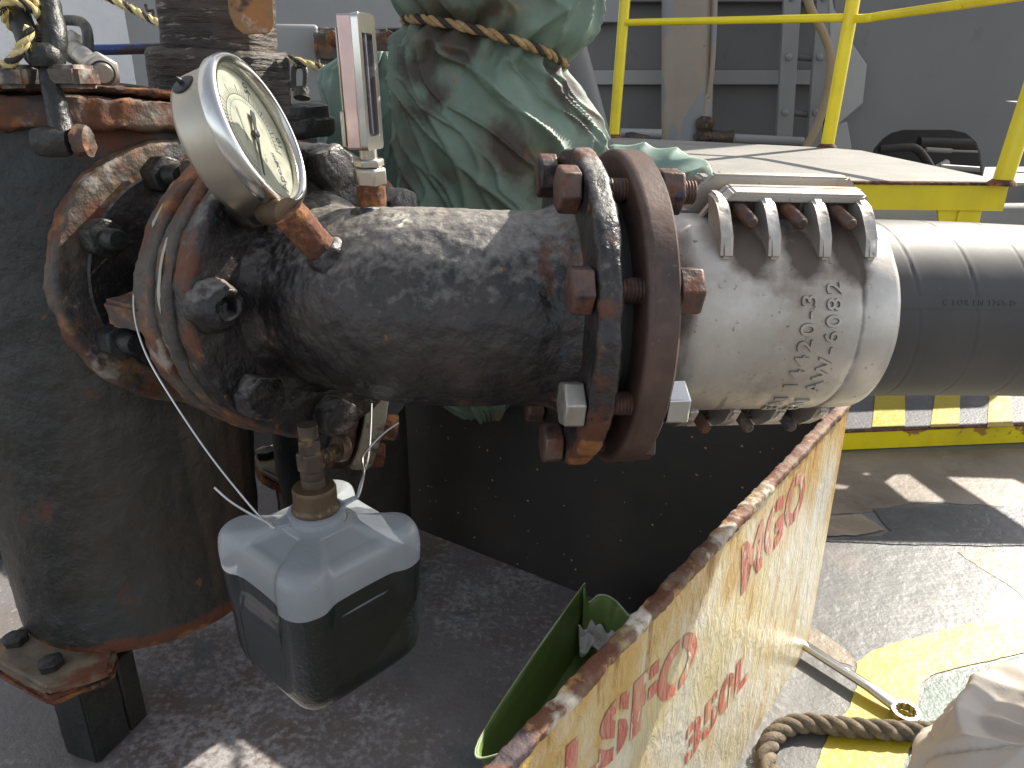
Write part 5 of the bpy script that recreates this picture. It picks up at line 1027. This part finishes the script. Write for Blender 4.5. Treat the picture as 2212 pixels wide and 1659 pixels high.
mb=MB(); mb.box(frame(P(764,100,1.50),(0,0,1),(1,.15,0)),.145,.05,.062); bmesh.ops.bevel(mb.bm,geom=mb.bm.edges[:],offset=.008,segments=2,affect='EDGES'); bmesh.ops.subdivide_edges(mb.bm,edges=mb.bm.edges,cuts=8,use_grid_fill=True); mb.rough(.004,50,4,2); mb.wear(lambda c:.2); obj('rusty_block',mb,M['rim'],bb_)
for u in (722,842): bolthead('bolt',bb_,frame(P(u,84,1.46),(0,-1,0)),.026,.012,M['rust'])
mb=MB(); mb.cyl(P(652,212,1.3),P(652,192,1.3),.014,None,20); mb.tube(smoothpath([P(636,195,1.3),P(634,155,1.3),P(640,143,1.3),P(653,143,1.3),P(660,156,1.3),P(659,195,1.3)],6),.0048,12); obj('pad_eye',mb,M['black2'],label='small black pad eye in front of the pale grey box',cat='eye bolt')
# ------------------------------------------------------------ green plastic tray with a rag
gt=thing('cut_container',G(1180,1500),'cut open green plastic container lying in the tray beside the cream plate','container')
rim=[(1246,1283,.105),(1262,1272,.112),(1272,1300,.09),(1292,1286,.10),(1318,1290,.098),(1350,1320,.085),(1420,1420,.08),(1330,1590,.085),(1210,1648,.085),(1110,1625,.09),(1034,1600,.092)]
rp=smoothpath([G(u,v,h) for u,v,h in rim],10,closed=True)[:-1]
cen=sum(rp,Vector())/len(rp); mb=MB(); rs=[]
for k in range(13):
    t=k/12; rs.append([Vector((cen.x+(p.x-cen.x)*(1-.16*t**.7)+.003*N3((p.x,p.y,t),20),cen.y+(p.y-cen.y)*(1-.16*t**.7),.006+(p.z-.006)*(1-t))) for p in rp])
mb.rings(rs,cap0=False,cap1=True)
o=obj('shell',mb,M['greenplastic'],gt,ang=70); s_=o.modifiers.new('s','SOLIDIFY'); s_.thickness=.002; s_.offset=0
mb=MB(); n=len(rp); mb.rings([[p+Vector((math.cos(2*PI*k/6)*.0016*((p-cen).normalized().x),math.cos(2*PI*k/6)*.0016*((p-cen).normalized().y),math.sin(2*PI*k/6)*.0014)) for k in range(6)] for p in rp+[rp[0]]],cap0=False,cap1=False); obj('cut_rim',mb,M['greenrim'],gt)
mb=MB(); rg=G(1296,1400,.03)
mb.grid(lambda a,b:rg+Vector(((a-.4)*.075,(b-.5)*.05,.018+.022*N3((a*3,b*3,1),1.6)+.012*N3((a,b,2),7))),50,40); o=obj('rag',mb,M['rag'],label='crumpled white rag in the green container',cat='rag',ang=180); s_=o.modifiers.new('s','SOLIDIFY'); s_.thickness=.003
# ------------------------------------------------------------ spanner
wr=thing('spanner',G(1950,1540),'silver ring spanner lying on the painted deck','spanner')
ra=G(1956,1541,.010); rbp=G(1738,1400,.012); wd_=(rbp-ra).normalized(); wn=Vector((0,0,1)); wsd=wn.cross(wd_).normalized()
WM=Matrix((wd_,wsd,wn)).transposed().to_4x4(); WM.translation=ra
outer=[(.0192*math.cos(2*PI*k/48),.0192*math.sin(2*PI*k/48)) for k in range(48)]
inner=[]
for k in range(24):
    a=2*PI*k/24; r=.0138 if k%2 else .0124; inner.append((r*math.cos(a),r*math.sin(a)))
mb=shape2d(outer,[inner],.012,WM); obj('ring_end',mb,M['chromebright'],wr,bevel=.0012,ang=25)
L=(rbp-ra).length; mb=MB(); rs=[]
for k in range(31):
    t=k/30; x=.0165+(L-.0165+.01)*t; hw=.0100-.0020*math.sin(min(1,t*2.2)*PI/2)+.001*t; th=.0052-.0008*t; z=.002+.0035*(1-(1-min(1,t*5))**2)*0+.003*min(1,t*4)
    rs.append([WM@Vector((x,hw*math.cos(2*PI*j/16)*(1 if True else 0),z+th*math.copysign(abs(math.sin(2*PI*j/16))**.6,math.sin(2*PI*j/16)))) for j in range(16)])
mb.rings(rs); obj('handle',mb,M['chromebright'],wr,ang=60)
def wt(c): return WM@Vector((L*.86-c.x,-c.y+.0022,.0088))
obj('stamped_lettering',text_mesh('FBTOFLAO',.0075,wt,ext=0,space=1.1),M['brown'],wr,flat=True)
def wt(c): return WM@Vector((L*.27-c.x,-c.y+.0022,.0090))
obj('stamped_lettering',text_mesh('17',.0075,wt,ext=0),M['brown'],wr,flat=True)
# ------------------------------------------------------------ thick rope on the deck
rr_=.0120; lp=[G(u,v,rr_) for u,v in ((2180,1582),(2090,1578),(2000,1581),(1900,1576),(1800,1568),(1740,1562),(1695,1572),(1664,1600),(1654,1635),(1660,1668),(1690,1720),(1730,1790))]
mb=MB(); rope(mb,smoothpath(lp,14),rr_*1.08,.062,14,(0,0,0),2600,.0035); mb.rough(.0007,240,3,2); obj('mooring_rope',mb,M['rope'],label='thick brown grey twisted rope looping round on the deck below the spanner',cat='rope',ang=180)
# ------------------------------------------------------------ beige cloth at the lower right
mb=MB(); cc_=P(2396,1728,.66); mcl=frame(cc_,(-.12,.10,1),(1,0,0))
pr=[(.141*max(.001,math.cos(a))**.8,.060*math.copysign(abs(math.sin(a))**.9,math.sin(a))) for a in [R(-75+165*k/90) for k in range(91)]]
mb.lathe(pr,220,mcl)
mb.bm.normal_update(); dd_=[]
for v in mb.bm.verts:
    q=mcl.inverted()@v.co; n_=noise.noise(Vector((q.x*9+q.z*14,q.y*9,q.z*5+3))); n2_=noise.noise(Vector((q.x*22-q.z*20,q.y*24,q.z*10)))
    sx_=q.x*.6+q.y*.8+.045+.012*N3((q.x,q.y,0),12); seam=-.0030*math.exp(-(sx_/.0016)**2)+.003*math.exp(-((sx_-.007)/.006)**2)
    dd_.append((1-min(1,abs(n_)*3.4))*.016+(1-min(1,abs(n2_)*3))*.006-.006+seam*1.8)
for v,k in zip(mb.bm.verts,dd_): v.co+=v.normal*k
obj('cotton_cloth',mb,M['cloth'],label='pale beige cotton cloth bulging in at the lower right corner beside the rope',cat='cloth',ang=180)
# ------------------------------------------------------------ plates added out of the frame, shaped to shade the deck
def cast(name,pix,holes,h0,H,label):
    off=SUN*((H-h0)/SUN.z); f=lambda u,v:(lambda p:(p.x+off.x,p.y+off.y))(G(u,v,h0))
    mb=shape2d([f(*p) for p in pix],[[f(*p) for p in h] for h in holes],.006,T(0,0,H)); return obj(name,mb,M['palegrey'],label=label,cat='plate')
cast('shade_plate',[(1700,992),(2300,966),(2900,960),(2900,1205),(2212,1178),(1740,1168),(1600,1165)],
 [[(1909,1043),(1936,1025),(1964,1025),(2040,1081),(2033,1088),(1962,1085)],[(2041,1030),(2190,1035),(2232,1056),(2330,1120),(2330,1175),(2258,1171),(2212,1143)],
  [(1740,1042),(1790,1043),(1834,1050),(1826,1058),(1789,1058),(1740,1058)],[(1853,1022),(1880,1022),(1871,1029)]],0,.60,'added plate unseen beyond the right edge, holes shaped to cast sun patches on the deck')
cast('shade_plate',[(1790,770),(2260,770),(2165,838),(2150,862),(2125,880),(2020,885),(1900,888),(1790,892)],[],SH,.75,'narrow added plate unseen beyond the right edge, shading the striped step')

# beam added high up, out of the frame, only to shade the tarpaulin
az_=Vector((SUN.x,SUN.y,0)).normalized(); la=Vector((-az_.y,az_.x,0)); c0=Vector((-.02,1.02,0)); k0=1.02
mb=MB(); zb=1.62
for lo_,hi_ in ((-.125,-.058),):
    mid=c0+az_*(.85)*1.0; mid=mid+la*0; mb.box(frame(Vector((mid.x,mid.y,zb))+la*((lo_+hi_)/2),(0,0,1),az_),1.25,hi_-lo_,.02)
obj('shade_beam',mb,M['greywall'],label='added beam out of the frame that shades the tarpaulin',cat='beam')

GR_={'tarpaulin':'green tarpaulins covering the deck fittings','hanging_wire':'wires that hold the plastic jug','tie_rope':'thin ropes tied round fittings and tarpaulins','bracket_plate':'pale grey plates beside the ladder','shade_plate':'added plates beyond the right edge that cast shade','bulkhead':'grey bulkheads at the back'}
for o in list(C.objects):
    if o.parent is None and o.name.split('.')[0] in GR_: o['group']=GR_[o.name.split('.')[0]]
